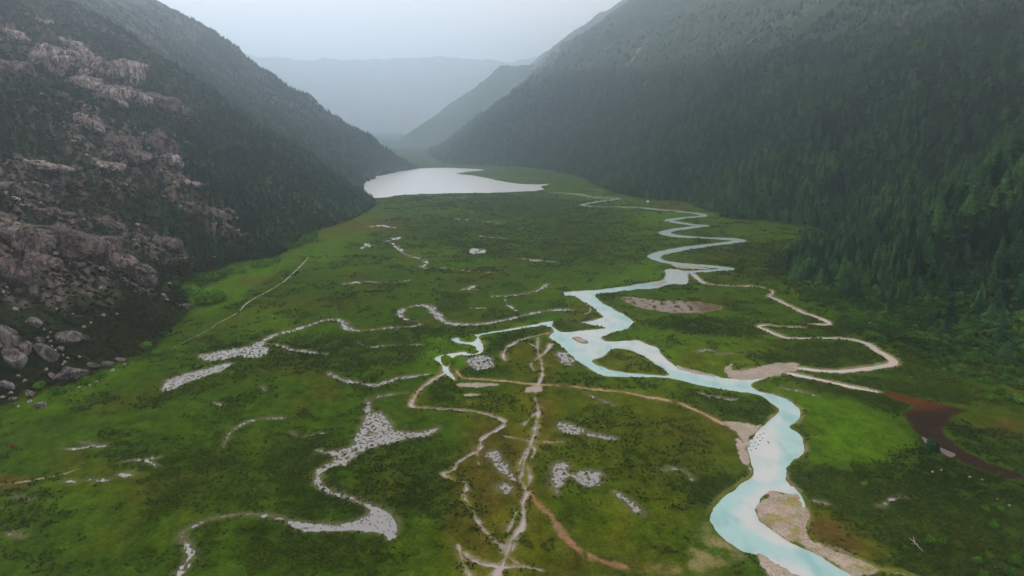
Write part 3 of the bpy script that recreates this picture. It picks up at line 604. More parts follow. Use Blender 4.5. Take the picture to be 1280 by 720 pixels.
def scatter(name, pts, scl, meshes, m, label, cat):
    """one 'stuff' object: a point per plant, leaf meshes instanced on them by geometry nodes"""
    me = bpy.data.meshes.new(name); me.vertices.add(len(pts)); me.vertices.foreach_set('co', np.asarray(pts, np.float32).ravel()); me.update()
    a = me.attributes.new('size', 'FLOAT_VECTOR', 'POINT'); a.data.foreach_set('vector', np.asarray(scl, np.float32).ravel())
    a = me.attributes.new('turn', 'FLOAT_VECTOR', 'POINT'); tr = np.zeros((len(pts), 3), np.float32); tr[:, 2] = rng.random(len(pts))*6.283; tr[:, :2] = rng.normal(size=(len(pts), 2))*.05; a.data.foreach_set('vector', tr.ravel())
    a = me.attributes.new('pick', 'INT', 'POINT'); a.data.foreach_set('value', rng.integers(0, len(meshes), len(pts)).astype(np.int32))
    o = bpy.data.objects.new(name, me); C.objects.link(o); tag(o, label, cat, None, 'stuff')
    ng = bpy.data.node_groups.new(name, 'GeometryNodeTree'); ng.interface.new_socket('Geometry', in_out='INPUT', socket_type='NodeSocketGeometry'); ng.interface.new_socket('Geometry', in_out='OUTPUT', socket_type='NodeSocketGeometry')
    gi = ng.nodes.new('NodeGroupInput'); go = ng.nodes.new('NodeGroupOutput'); iop = ng.nodes.new('GeometryNodeInstanceOnPoints')
    jn = ng.nodes.new('GeometryNodeJoinGeometry')
    for src in reversed(meshes):
        oi = ng.nodes.new('GeometryNodeObjectInfo'); oi.inputs['Object'].default_value = src; oi.inputs['As Instance'].default_value = True
        ng.links.new(oi.outputs['Geometry'], jn.inputs[0])
    def na(nm, dt): n = ng.nodes.new('GeometryNodeInputNamedAttribute'); n.data_type = dt; n.inputs['Name'].default_value = nm; return n.outputs['Attribute']
    ng.links.new(gi.outputs[0], iop.inputs['Points']); ng.links.new(jn.outputs[0], iop.inputs['Instance'])
    iop.inputs['Pick Instance'].default_value = True
    ng.links.new(na('pick', 'INT'), iop.inputs['Instance Index']); ng.links.new(na('size', 'FLOAT_VECTOR'), iop.inputs['Scale'])
    er = ng.nodes.new('FunctionNodeEulerToRotation'); ng.links.new(na('turn', 'FLOAT_VECTOR'), er.inputs[0]); ng.links.new(er.outputs[0], iop.inputs['Rotation'])
    ng.links.new(iop.outputs[0], go.inputs[0])
    md = o.modifiers.new('plants', 'NODES'); md.node_group = ng
    return o

# candidate points on a jittered lattice; spacing widens with distance
def lattice(x0, x1, y0, y1, s, umax=.9):
    gx, gy = np.meshgrid(np.arange(x0, x1, s), np.arange(y0, y1, s)); gx = gx.ravel()+rng.uniform(-.5, .5, gx.size)*s; gy = gy.ravel()+rng.uniform(-.5, .5, gy.size)*s
    k = np.abs(gx) < umax*gy+20; return gx[k], gy[k]
def project(px_, py_, pz_):
    dy = py_; dz = pz_-CAM_H; fw = dy*cp-dz*sp; up = dy*sp+dz*cp
    return 640+F*px_/fw, 360-F*up/fw, fw
# lookup of grid values (z, heath density ...) at arbitrary points
HE = np.zeros(NR*NC); HE[ix] = heath; OP = np.zeros(NR*NC); OP[ix] = open_
BR = np.zeros(NR*NC); BR[ix] = np.clip(bright+olive+rust, 0, 1)
def look(A, qx, qy):
    r = np.clip(np.searchsorted(rows, qy)-1, 0, NR-2); cidx = np.clip(np.searchsorted(us, qx/qy)-1, 0, NC-2)
    fr = (qy-rows[r])/(rows[r+1]-rows[r]); fc = (qx/qy-us[cidx])/(us[cidx+1]-us[cidx]); fr = np.clip(fr, 0, 1); fc = np.clip(fc, 0, 1)
    i = r*NC+cidx
    return (A[i]*(1-fc)+A[i+1]*fc)*(1-fr)+(A[i+NC]*(1-fc)+A[i+NC+1]*fc)*fr
SPUR = G([(982,345),(985,325),(1010,305),(1060,300),(1130,330),(1160,372),(1100,372),(1040,366)])
trees = []       # (kind, x, y, z, scale xy, scale z)
for (ya, yb, s) in ((330, 900, 6.6), (900, 1600, 7.6), (1600, 2700, 9.5), (2700, 3700, 14)):
    qx, qy = lattice(-2900, 2900, ya, yb, s)
    qz = look(Z, qx, qy); ql = look(SL, qx, qy); qr = look(SR, qx, qy)
    dn = fbm(qx, qy, 70, 4, 151); dn2 = fbm(qx, qy, 25, 3, 152); u = rng.random(len(qx))
    fpx, fpy, _ = project(qx, qy, qz)
    # right side
    apron = sstep(1000, 1150, fpx)*(qy < 700)          # the open, bushy apron at the lower right
    edge_r = 6+apron*6+16*dn
    inspur = inside(qx, qy, SPUR)
    R_ = ((qr > edge_r) | inspur) & (qr > -6)
    pd = np.where(qz > 330, .62, .93)*(1-.55*sstep(.15, .5, dn2)*sstep(150, 300, qz))
    R_ &= u < pd
    tl_ = 330+.16*np.clip(2200-qy, 0, 2000)+90*dn; R_ &= (qz < tl_) | ((u < .22) & (qz < tl_+220))
    bro = rng.random(len(qx)) < np.clip(.16+.75*apron*sstep(140, 30, qr)+.55*sstep(.15, .4, dn)+.45*sstep(110, 300, qz+80*dn)*sstep(-.3, .2, dn2)+.3*sstep(14, 4, qr), 0, .9)*(~inspur | (dn2 > .2))
    # left side: dark trees beyond the bare face
    Lf = (ql > 5+8*dn) & (qy > 560) & (u < sstep(560, 1000, qy+160*dn)*.85+.1*sstep(540, 700, qy)) & (qz < 330+120*dn+.12*(qy-900)) & (ql < 260+.5*np.maximum(qy-650, 0)+150*dn)
    for mk_, side_ in ((R_, 'R'), (Lf, 'L')):
        j = np.nonzero(mk_)[0]
        hs = (.55+.75*rng.random(len(j)))*np.where(qz[j] > 300, .75, 1.)*(1 if side_ == 'R' else .48+.14*sstep(900, 1500, qy[j]))
        grow = s/5.4
        sxy = hs*(1.0+.15*rng.normal(size=len(j)))*grow
        kd = np.where(bro[j] if side_ == 'R' else (rng.random(len(j)) < .35), 1, 0)
        hs = np.where(kd == 1, hs*.95, hs)*np.where(apron[j]*(kd == 1) > 0, .62, 1); sxy = np.where(apron[j]*(kd == 1) > 0, sxy*.75, sxy)
        for a_, b_, c_, k_, s1, s2 in zip(qx[j], qy[j], qz[j], kd, sxy, hs): trees.append((k_, a_, b_, c_, s1, s2, 0 if side_ == 'R' else 1))
# scattered young trees and bushes on the apron
qx, qy = lattice(80, 520, 240, 620, 6.0); qz = look(Z, qx, qy); qr = look(SR, qx, qy); dn = fbm(qx, qy, 40, 3, 155); op = look(OP, qx, qy)
k = (qr > -45) & (qr < 34) & (op > 4) & (rng.random(len(qx)) < .03+.8*sstep(-40, 30, qr+60*dn)) & (qx > .33*qy)
for a_, b_, c_ in zip(qx[k], qy[k], qz[k]): s_ = .28+.3*rng.random(); trees.append((1, a_, b_, c_, s_*1.15, s_, 2))
T = np.array(trees)
fx, fy, fw = project(T[:, 1], T[:, 2], T[:, 3]+6*T[:, 5])
inview = (fx > -60) & (fx < 1340) & (fy > -60) & (fy < 760)
# seen from the camera (not behind a ridge): test a few steps towards the camera
vis = inview.copy()
for f_ in np.linspace(.3, .985, 30):
    zz = look(Z, T[:, 1]*f_, T[:, 2]*f_); rz = CAM_H+(T[:, 3]+12*T[:, 5]-CAM_H)*f_; vis &= zz < rz+2
sizepx = np.where(T[:, 0] == 0, 16, 9)*T[:, 5]*F/np.maximum(fw, 1)
GRP = {(0,0): ('conifer_tree', 'dark green spire shaped conifer in the dense wood at the foot of the right slope', 'conifer tree', 'conifers at the foot of the right slope'),
       (1,0): ('broadleaf_tree', 'lighter green round crowned tree growing on the lower right slope', 'broadleaf tree', 'leafy trees on the lower right slope'),
       (0,1): ('conifer_tree', 'small dark conifer on the slope of the left mountain', 'conifer tree', 'conifers on the left mountain'),
       (1,1): ('broadleaf_tree', 'small dull green tree on the slope of the left mountain', 'broadleaf tree', 'leafy trees on the left mountain'),
       (1,2): ('broadleaf_tree', 'low young green tree on the open bushy ground below the right wood', 'broadleaf tree', 'young trees below the right wood')}
order = np.argsort(-sizepx*vis)
solo = {0: [], 1: []}; single = np.zeros(len(T), bool); drop = np.zeros(len(T), bool)
xy = T[:, 1:3]
for i in order:
    kd = int(T[i, 0])
    if not vis[i] or len(solo[kd]) >= 300: 
        if all(len(v) >= 300 for v in solo.values()): break
        continue
    solo[kd].append(i); single[i] = True
src = {}
for kd in (0, 1):
    nm = 'con' if kd == 0 else 'bro'; nv = 4 if kd == 0 else 3
    for n_, i in enumerate(solo[kd]):
        _, a_, b_, c_, s1, s2, sd = T[i]; name, lab, cat_, grp_ = GRP[kd, int(sd)]
        e = empty(name, (a_, b_, c_-.2), rng.random()*6.28, (s1, s1, s2)); tag(e, lab, cat_, grp_)
        o = obj('crown', ME[nm, n_ % nv], e); obj('trunk', ME['tr' if kd == 0 else 'trb'], e)
        src.setdefault((kd, n_ % nv), o)
rest = (~single) & inview
keepL = rest
def obj_src(k_): return [src[kk] for kk in sorted(src) if kk[0] == k_]
for kd, nm, lab in ((0, 'conifer_forest', 'dense dark green conifer forest covering the mountain slopes'), (1, 'broadleaf_woodland', 'lighter green leafy trees mixed through the mountain forest')):
    j = keepL & (T[:, 0] == kd)
    scatter(nm, np.stack([T[j, 1], T[j, 2], T[j, 3]-.2], 1), np.stack([T[j, 4], T[j, 4], T[j, 5]], 1), obj_src(kd), None, lab, 'forest')
print('trees', len(T), 'rest', rest.sum())

# heath on the meadow
first_shrub = []
for i in range(3):
    p = gp(1100+40*i, 640+22*i); pz = float(look(Z, np.array([p[0]]), np.array([p[1]]))[0])
    e = empty('heath_shrub', (p[0], p[1], pz), i, (1.3, 1.3, 1.1)); tag(e, 'low olive heath shrub in the dense carpet at the bottom right', 'shrub', 'heath shrubs at the bottom right'); first_shrub.append(obj('foliage', ME['shr', i], e))
    obj('stem', ME['trw'], e).scale = (.5, .5, .25)
PT = []; SC = []
for (ya, yb, s) in ((190, 380, 1.2), (380, 620, 1.9), (620, 1000, 3.0), (1000, 1500, 5.5)):
    qx, qy = lattice(-900, 900, ya, yb, s); h_ = look(HE, qx, qy); o_ = look(OP, qx, qy); qz = look(Z, qx, qy); ql = look(SL, qx, qy); qr = look(SR, qx, qy)
    clus = fbm(qx, qy, 7*s, 3, 161)
    k = (o_ > 1.2) & (ql < 12) & (qr < 60) & (rng.random(len(qx)) < h_*1.5*sstep(-.4, .15, clus)+.02)
    k &= (h_ > .05) | (qr > 0)
    n_ = k.sum(); PT.append(np.stack([qx[k], qy[k], qz[k]-.1], 1)); b_ = s/1.5*(.55+.55*rng.random(n_)); hh = np.minimum(b_, .55+.3*b_)*(.6+.5*rng.random(n_))
    SC.append(np.stack([b_, b_, hh], 1))
# sedge and shrubs overhanging the banks
WA = np.full(NR*NC, 99.); WA[ix] = water
for (ya, yb, s) in ((190, 420, .95), (420, 760, 1.7)):
    qx, qy = lattice(-500, 700, ya, yb, s); ws = look(WA, qx, qy); os_ = look(OP, qx, qy); qz = look(Z, qx, qy); cl = fbm(qx, qy, 14, 3, 169)
    k = (ws > .15) & (ws < 2.4) & (os_ > .1) & (rng.random(len(qx)) < .75*sstep(-.1, .25, cl)); n_ = k.sum(); b_ = s/1.2*(.4+.5*rng.random(n_))
    PT.append(np.stack([qx[k], qy[k], qz[k]-.05], 1)); SC.append(np.stack([b_, b_, b_*.75], 1))
# rough growth under the right wood
qx, qy = lattice(60, 900, 260, 900, 3.0); qr = look(SR, qx, qy); qz = look(Z, qx, qy); o_ = look(OP, qx, qy)
k = (qr > -22) & (qr < 130) & (o_ > 1.5) & (rng.random(len(qx)) < .35+.6*sstep(-.3, .3, fbm(qx, qy, 25, 3, 165))); n_ = k.sum()
PT.append(np.stack([qx[k], qy[k], qz[k]-.1], 1)); b_ = 1.2+1.8*rng.random(n_)**2; SC.append(np.stack([b_, b_, b_*.9], 1))
PT = np.vstack(PT); SC = np.vstack(SC); print('shrubs', len(PT))
scatter('heath_shrubs', PT, SC, first_shrub, m_shr, 'low olive green heath shrubs carpeting the valley floor', 'shrubs')

# green thicket spilling from the right wood
m_thk = leaf_mat('thicket_leaves', (.028,.078,.016), (.046,.120,.022), (.070,.165,.028))
thk = []
for i, (px_, py_) in enumerate(((1215, 470), (1180, 455), (1238, 500))):
    p = gp(px_, py_); pz = float(look(Z, np.array([p[0]]), np.array([p[1]]))[0]); e = empty('thicket_bush', (p[0], p[1], pz-.1), i, .8)
    tag(e, 'rounded green bush in the thicket at the right edge of the photo', 'bush', 'thicket bushes at the right edge'); me_ = ME['wil', i].copy(); me_.materials.clear(); me_.materials.append(m_thk); thk.append(obj('foliage', me_, e)); obj('stem', ME['trw'], e)
qx, qy = lattice(60, 900, 240, 1000, 3.4); qr = look(SR, qx, qy); qz = look(Z, qx, qy); o_ = look(OP, qx, qy); cl = fbm(qx, qy, 22, 3, 168)
fpx, fpy, _ = project(qx, qy, qz)
k = (o_ > 3) & (qr < 160) & (((qr > -40) & (fpx > 1000)) | (qr > -4)) & (rng.random(len(qx)) < .9*sstep(-.35, .25, cl+.35*sstep(-30, 20, qr)-.12)); n_ = k.sum(); b_ = .28+.95*rng.random(n_)**1.6
scatter('thicket', np.stack([qx[k], qy[k], qz[k]-.2], 1), np.stack([b_, b_, b_*(.8+.5*rng.random(n_))], 1), thk, m_thk, 'dense green thicket between the right wood and the meadow', 'thicket'); print('thicket', n_)

# tussocks standing in the shallow marsh pools
MA = np.full(NR*NC, 99.); MA[ix] = marsh
PT = []; SC = []
for (ya, yb, s) in ((190, 420, 1.1), (420, 750, 1.9)):
    qx, qy = lattice(-500, 400, ya, yb, s); ms = look(MA, qx, qy); cl = fbm(qx, qy, 5, 3, 167)
    k = (ms < 3) & (ms > -14) & (rng.random(len(qx)) < .10+.40*sstep(-.15, .4, cl)); n_ = k.sum()
    PT.append(np.stack([qx[k], qy[k], np.full(n_, WL-.08)], 1)); b_ = s/1.4*(.25+.4*rng.random(n_)); SC.append(np.stack([b_*1.2, b_*.9, b_*.7], 1))
PT = np.vstack(PT); SC = np.vstack(SC); print('tussocks', len(PT))
m_tus = leaf_mat('reed_leaves', (.08,.09,.04), (.14,.135,.08), (.22,.20,.14))
tus_src = []
for i in range(2):
    p = gp((500, 470)[i], (536, 541)[i]); e = empty('reed_tussock', (p[0], p[1], WL-.05), i, .7); tag(e, 'olive reed tussock in the star shaped marsh pool left of the middle', 'tussock', 'reed tussocks in the star shaped pool')
    me_ = ME['shr', i].copy(); me_.materials.clear(); me_.materials.append(m_tus); tus_src.append(obj('reeds', me_, e))
scatter('reed_tussocks', PT, SC, tus_src, m_tus, 'small reed tussocks standing in the shallow marsh pools', 'tussocks')

# scrub on the left mountain
scr_src = []
for i, (px_, py_) in enumerate(((150, 400), (185, 415), (120, 375))):
    h = hit(px_, py_); e = empty('scrub_bush', h[:3], i, 1.4); tag(e, 'dark brownish scrub bush low on the left mountain above the boulders', 'shrub', 'scrub bushes low on the left mountain'); scr_src.append(obj('foliage', ME['scr', i], e)); obj('stem', ME['trw'], e)
PT = []; SC = []
for (ya, yb, s) in ((150, 480, 2.6), (480, 800, 3.3), (800, 1500, 5.0)):
    qx, qy = lattice(-1300, 0, ya, yb, s, .95); qz = look(Z, qx, qy); ql = look(SL, qx, qy)
    rk = look(rockm, qx, qy); cl = fbm(qx, qy, 18, 3, 163)
    k = (ql > 2+5*cl) & (rng.random(len(qx)) < .9*(1-.45*rk)*sstep(-.5, .15, cl+.1)) & (qz < 420); n_ = k.sum()
    PT.append(np.stack([qx[k], qy[k], qz[k]-.2], 1)); b_ = s/2.9*(.5+.6*rng.random(n_)); SC.append(np.stack([b_, b_, b_*(.5+.4*rng.random(n_))], 1))
PT = np.vstack(PT); SC = np.vstack(SC); print('scrub', len(PT))
scatter('mountain_scrub', PT, SC, scr_src, m_scr, 'dark brownish green scrub covering the left mountain', 'scrub')

# ------------------------------------------------------------------ rocks
def rock_mat(name, light, dark_, rust_):
    m, nt, b = mat(name); tc = N(nt, 'ShaderNodeTexCoord'); geo = N(nt, 'ShaderNodeNewGeometry'); Pn = geo.outputs['Position']
    mp = N(nt, 'ShaderNodeMapping'); mp.inputs['Scale'].default_value = (.42, .42, .12); nt.links.new(Pn, mp.inputs[0])
    vo = N(nt, 'ShaderNodeTexVoronoi', feature='DISTANCE_TO_EDGE'); vo.inputs['Scale'].default_value = .38; nt.links.new(mp.outputs[0], vo.inputs['Vector'])
    n1_ = noise(nt, mp.outputs[0], .45, 6, .72); n2_ = noise(nt, Pn, .16, 5, .65); n3_ = noise(nt, Pn, 1.4, 4, .7)
    c_ = ramp(nt, n1_, [(.40, dark_), (.47, tuple(.5*l for l in light)), (.57, light)])
    c_ = mixc(nt, c_, (*rust_, 1), ramp(nt, n2_, [(.52, (0,0,0)), (.66, (.75,.75,.75))]))
    c_ = mixc(nt, c_, (.02, .018, .02, 1), ramp(nt, vo.outputs['Distance'], [(.0, (.9,.9,.9)), (.07, (0,0,0))]))
    c_ = mixc(nt, c_, (.6, .57, .58, 1), ramp(nt, noise(nt, Pn, .05, 4, .6), [(.42, (.75,.75,.75)), (.6, (0,0,0))]), 'MULTIPLY')
    # moss and grass hold on the flatter ledges
    sx = N(nt, 'ShaderNodeSeparateXYZ'); nt.links.new(geo.outputs['Normal'], sx.inputs[0])
    ad = N(nt, 'ShaderNodeMath', operation='MULTIPLY_ADD'); nt.links.new(n2_, ad.inputs[0]); ad.inputs[1].default_value = 1.4; nt.links.new(sx.outputs[2], ad.inputs[2])
    c_ = mixc(nt, c_, (.045, .062, .022, 1), ramp(nt, ad.outputs[0], [(.86, (0,0,0)), (.98, (1,1,1))] if False else [(.0, (0,0,0)), (1., (.0,.0,.0))]))
    mr = N(nt, 'ShaderNodeMapRange'); nt.links.new(ad.outputs[0], mr.inputs[0]); mr.inputs[1].default_value = 1.55; mr.inputs[2].default_value = 1.75
    c_ = mixc(nt, c_, (.045, .062, .022, 1), mr.outputs[0])
    nt.links.new(c_, b.inputs['Base Color']); b.inputs['Roughness'].default_value = .85
    bump(nt, b, n1_, 3.0, 1.0); return m
m_rock2 = rock_mat('dark_grey_granite', (.27,.225,.22), (.022,.02,.024), (.24,.12,.075))
m_rock = rock_mat('pink_grey_granite', (.58,.49,.47), (.028,.024,.028), (.30,.16,.10))
m_bould = rock_mat('grey_boulder_stone', (.27,.24,.235), (.04,.035,.035), (.20,.12,.08))
m_white, nt, b = mat('pale_stone'); geo = N(nt, 'ShaderNodeNewGeometry')
nt.links.new(ramp(nt, noise(nt, geo.outputs['Position'], 1.2, 5, .7), [(.35, (.10,.09,.085)), (.6, (.38,.35,.33))]), b.inputs['Base Color']); b.inputs['Roughness'].default_value = .9
import bmesh
def ico(sub):
    bm = bmesh.new(); bmesh.ops.create_icosphere(bm, subdivisions=sub, radius=1); V = np.array([v.co[:] for v in bm.verts]); Fc = [[v.index for v in f.verts] for f in bm.faces]; bm.free(); return V, Fc
ICO = {s: ico(s) for s in (3, 4, 5)}
def rock_shape(seed, sub=5, cuts=14, rough=.08, crack=.10):
    r = np.random.default_rng(seed); V, Fc = ICO[sub]; V = V.copy()
    rad = np.ones(len(V))
    for k in range(cuts):
        n = r.normal(size=3); n /= np.linalg.norm(n); h = .45+.4*r.random(); d = V@n
        rad = np.where(d > 1e-3, np.minimum(rad, h/np.maximum(d, 1e-3)), rad)
    a = V[:, 0]*1.3+V[:, 2]*.7+seed; b_ = V[:, 1]*1.3-V[:, 2]*.9
    rad += rough*fbm(a, b_, .5, 4, seed)
    # vertical joints cut into the block
    ph = np.arctan2(V[:, 1], V[:, 0])*3.2+seed; j = np.abs(perlin(ph*1.7+.4*V[:, 2], V[:, 2]*1.1+seed, seed+3))
    rad -= crack*sstep(.14, .0, j)
    l = np.abs(perlin(V[:, 2]*3.2+seed, a*.6, seed+9)); rad -= crack*.6*sstep(.10, 0, l)
    return V*rad[:, None], Fc
RM = {}
def crag_shape(seed, nb=11):
    r = np.random.default_rng(seed); VV = []; FF = []; o = 0
    for k in range(nb):
        V, Fc = rock_shape(seed*31+k, 4, 8, .16, .14)
        s_ = np.array([.34+.3*r.random(), .45+.3*r.random(), .38+.35*r.random()]); p = np.array([r.uniform(-.72, .72), r.uniform(-.35, .35), 0.])
        p[2] = (1-p[0]**2)*.42*r.random()-.18*r.random(); a = .35+r.normal()*.18; ca, sa_ = math.cos(a), math.sin(a)
        Q = V*s_; Q = np.stack([Q[:, 0]*ca+Q[:, 2]*sa_, Q[:, 1], -Q[:, 0]*sa_+Q[:, 2]*ca], 1)+p
        VV.append(Q); FF += [[i+o for i in f] for f in Fc]; o += len(V)
    return np.vstack(VV), FF
for i in range(7): RM['crag', i] = mesh('crag', *crag_shape(600+i, 9+i), m_rock)
for i in range(7): RM['dark', i] = mesh('crag', *crag_shape(640+i, 10+i), m_rock2)
for i in range(6): RM['bld', i] = mesh('boulder', *rock_shape(700+i, 5, 13, .07, .05), m_bould)
for i in range(4): RM['st', i] = mesh('stone', *rock_shape(800+i, 3, 8, .05, .0), m_white)

def put_rock(kind, i, px_, py_, w, h_, label, cat, group=None, depth=1.0, tilt=0, sink=.15):
    ht = hit(px_, py_+h_*.35)
    if ht is None: return
    mpp = ht[3]/F; W = w*mpp/2; Hh = h_*mpp/2
    if kind == 'crag' and (py_ > 292 or 'dark' in label or 'grey' in label): kind_ = 'dark'
    else: kind_ = kind
    o = obj({'crag': 'rock_outcrop', 'bld': 'boulder', 'st': 'stone'}[kind], RM[kind_, i])
    o.location = (ht[0], ht[1]+(W+Hh)*.25, ht[2]+Hh*(.55 if kind == 'crag' else .6)); o.scale = (W*1.12, (W+Hh)*.55*depth, Hh*1.2)
    o.rotation_euler = (random.uniform(-.15, .15), tilt, random.uniform(-.5, .5)); tag(o, label, cat, group); return o
for n_, (px_, py_, w, h_, tl_, lab) in enumerate(CR): put_rock('crag', n_ % 7, px_, py_, w, h_, lab, 'rock outcrop', 'rock outcrops on the left mountain', .8, tl_)
BL = [(38,403,30,16,.1,'dark grey boulder standing highest above the green gap in the scrub'),(7,424,32,36,.0,'largest grey boulder cut by the left edge'),(12,450,28,30,.0,'rusty split boulder under the largest one at the left edge'),
 (28,438,16,22,.0,'narrow upright pale boulder right of the rusty split boulder'),(53,442,34,17,.35,'smooth pale grey boulder sloping down to the right'),(80,423,34,13,.0,'flat topped mossy boulder above the stream of white stones'),
 (83,468,44,22,.0,'big brown boulder with an overhang next to the meadow'),(8,482,20,12,.1,'low pale boulder at the left edge above the meadow'),(35,493,12,10,.0,'small grey boulder beside the low pale one'),
 (15,500,11,6,.0,'small pale boulder at the very bottom of the boulder field'),(64,470,10,9,.0,'white boulder leaning on the big brown boulder'),(48,425,11,7,.0,'bluish boulder in the green gap'),
 (74,436,16,8,.1,'jagged white boulder under the flat topped mossy one'),(108,423,9,7,.0,'round pale boulder alone in scrub right of the mossy one'),(114,458,16,8,.0,'low grey boulder right of the big brown boulder'),
 (133,457,18,8,.1,'dark flat boulder where scrub meets the meadow'),(149,450,12,6,.0,'mossy boulder at the far right end of the boulder row'),(48,508,15,8,.0,'pale boulder lying out on the green grass below the boulder field'),
 (1139,472,7,4,0,'lone grey boulder on the grass above the red brown channel'),(1185,473,7,4,0,'pale boulder among bushes right of the lone grey boulder'),(1145,409,9,6,0,'dark boulder in the bushy cluster above the right meadow'),(1163,500,7,3.5,0,'flat white boulder at the upper edge of the red mud')]
for n_, (px_, py_, w, h_, tl_, lab) in enumerate(BL): put_rock('bld', n_ % 6, px_, py_, w, h_, lab, 'boulder', 'boulders', 1., tl_)
ST = [(55,412),(62,415),(59,421),(62,427),(65,433),(68,438),(78,444),(84,448),(81,453),(98,446),(45,431),(71,445),(58,462),(22,470),(30,476),(12,492),(3,497),(22,508),(36,502),(98,485),(112,482),(120,477),(140,463),(155,456),(8,360),(70,386),(128,394),(145,393),(105,409),(92,470)]
for n_, (px_, py_) in enumerate(ST): put_rock('st', n_ % 4, px_, py_, random.uniform(3, 6.5), random.uniform(2.5, 4.5), 'small white stone among the boulders at the foot of the left mountain', 'stone', 'white stones between the left boulders')
SR_ = [(1073,384),(1056,403),(1088,404),(1133,419),(1141,405),(1148,402),(1160,417),(1086,378),(1247,625),(1262,632),(1166,590),(1177,588),(1213,597),(1228,600)]
for n_, (px_, py_) in enumerate(SR_): put_rock('st', n_ % 4, px_, py_, random.uniform(3, 5), 2.5, 'small pale stone in the bushes of the right valley side', 'stone', 'pale stones on the right valley side')
# loose pale rubble on the left mountain: more pieces than one could count
cand = []
qx, qy = lattice(-900, -100, 200, 1000, 2.5, .95); ql = look(SL, qx, qy); qz = look(Z, qx, qy); rk = look(rockm, qx, qy); cl = fbm(qx, qy, 22, 3, 171)
k = (ql > 4) & (rng.random(len(qx)) < .004+.26*rk*sstep(-.1, .3, cl)); n_ = k.sum(); b_ = .35+2.6*rng.random(n_)**3
rub = [bpy.data.objects[n] for n in [o.name for o in C.objects if o.name.startswith('stone')][:4]]
scatter('rubble', np.stack([qx[k], qy[k], qz[k]+.2], 1), np.stack([b_*1.2, b_, b_*.8], 1), [o for o in rub], m_white, 'loose pale rubble strewn over the left mountain', 'rubble')

# ------------------------------------------------------------------ named plants
def gz(p): return float(look(Z, np.array([p[0]]), np.array([p[1]]))[0])
WB = [(255,372,34,17,'largest bright green willow bush, lobed, out on the meadow edge'),(272,370,26,15,'right lobe of the bright willow thicket next to the largest bush'),(243,362,18,13,'small willow bush touching the left of the largest bush'),(222,353,15,10,'willow bush farthest left, half in scrub'),
 (233,359,12,9,'low willow between the farthest left bush and the bright thicket'),(252,347,20,13,'bright round willow in the middle of the row under the dark wood'),(267,345,18,12,'willow bush right of the bright round one'),(280,340,18,13,'taller darker willow in the middle of the row'),(289,336,14,13,'willow bush at the right end of the middle clump'),
 (303,337,13,8,'lone willow bush with bright grass round it'),(320,331,15,8,'first low willow right of the lone one'),(333,329,15,7,'second low willow right of the lone one'),(345,325,13,7,'bluish low willow at the corner of the dark wood'),(250,354,10,7,'tiny willow under the bright round one'),
 (363,307,14,8,'pale willow at the recess of the dark wood'),(374,304,13,8,'pale willow next to the recess of the dark wood'),(383,299,15,8,'bluish willow on the far meadow edge'),(393,294,12,6,'farthest willow on the left meadow edge'),(185,430,18,12,'green bush at the foot of the brown scrub'),(195,440,12,8,'low green bush below the foot of the brown scrub'),
 (50,482,16,9,'rounded green bush under the big brown boulder'),(72,489,18,8,'long green bush in front of the big brown boulder'),(108,476,16,8,'round green bush right of the big brown boulder'),(125,470,14,8,'green bush beside the low grey boulder')]
for n_, (px_, py_, w, h_, lab) in enumerate(WB):
    ht = hit(px_, py_+h_*.45); W = w*ht[3]/F/2
    e = empty('willow_bush', (ht[0], ht[1], ht[2]-.2), n_*1.7, (W/2.9, W/2.9, W/2.9*.9)); tag(e, lab, 'bush', 'willow bushes along the left meadow edge'); obj('foliage', ME['wil', n_ % 3], e); obj('stem', ME['trw'], e)
YT = [(1079,607,9,'young bright tree alone near the top of the bottom right heath'),(1189,598,11,'bright conical tree beside the lower bank of the red channel'),(1232,638,10,'left one of two small trees on the right heath'),(1252,639,9,'right one of two small trees on the right heath'),(1242,660,12,'fresh green round tree right of centre of the heath'),
 (1162,680,12,'darker left tree of the pair beside the pale dead branch'),(1177,680,12,'brighter right tree of the pair beside the pale dead branch'),(1220,706,14,'round green tree near the bottom edge left of the corner'),(1268,706,13,'tree in the bottom right corner, upper one'),(1262,720,16,'tree cut by the bottom edge in the right corner'),(1230,722,12,'tree cut by the bottom edge left of the corner tree'),
 (1132,688,8,'small dull tree left of the pale dead branch'),(1271,590,11,'bush like tree at the right edge under the red channel'),(1247,597,9,'small tree right of the bright conical tree'),(1162,559,9,'first small spruce on the spit in the red channel'),(1170,563,8,'second small spruce on the spit in the red channel')]
for n_, (px_, py_, w, lab) in enumerate(YT):
    p = gp(px_, py_); W = w*math.hypot(p[1], CAM_H)/F/2*.95; k_ = ('con' if n_ >= 14 else 'wil')
    e = empty('young_tree', (p[0], p[1], gz(p)-.1), n_*1.3, (W/2.8, W/2.8, W/2.8*(1.25 if k_ == 'wil' else .6))); tag(e, lab, 'young tree', 'young trees on the right heath'); obj('crown', ME[k_, n_ % 3], e); obj('trunk', ME['trw' if k_ == 'wil' else 'tr'], e)
m_red = leaf_mat('red_leaves', (.22,.03,.02), (.25,.04,.02), (.28,.05,.03))
p = gp(17, 558); e = empty('red_shrub', (p[0], p[1], gz(p)), 0, .38); tag(e, 'small red shrub alone on the grass near the left edge', 'shrub'); me_ = ME['wil', 0].copy(); me_.materials.clear(); me_.materials.append(m_red); obj('foliage', me_, e); obj('stem', ME['trw'], e)

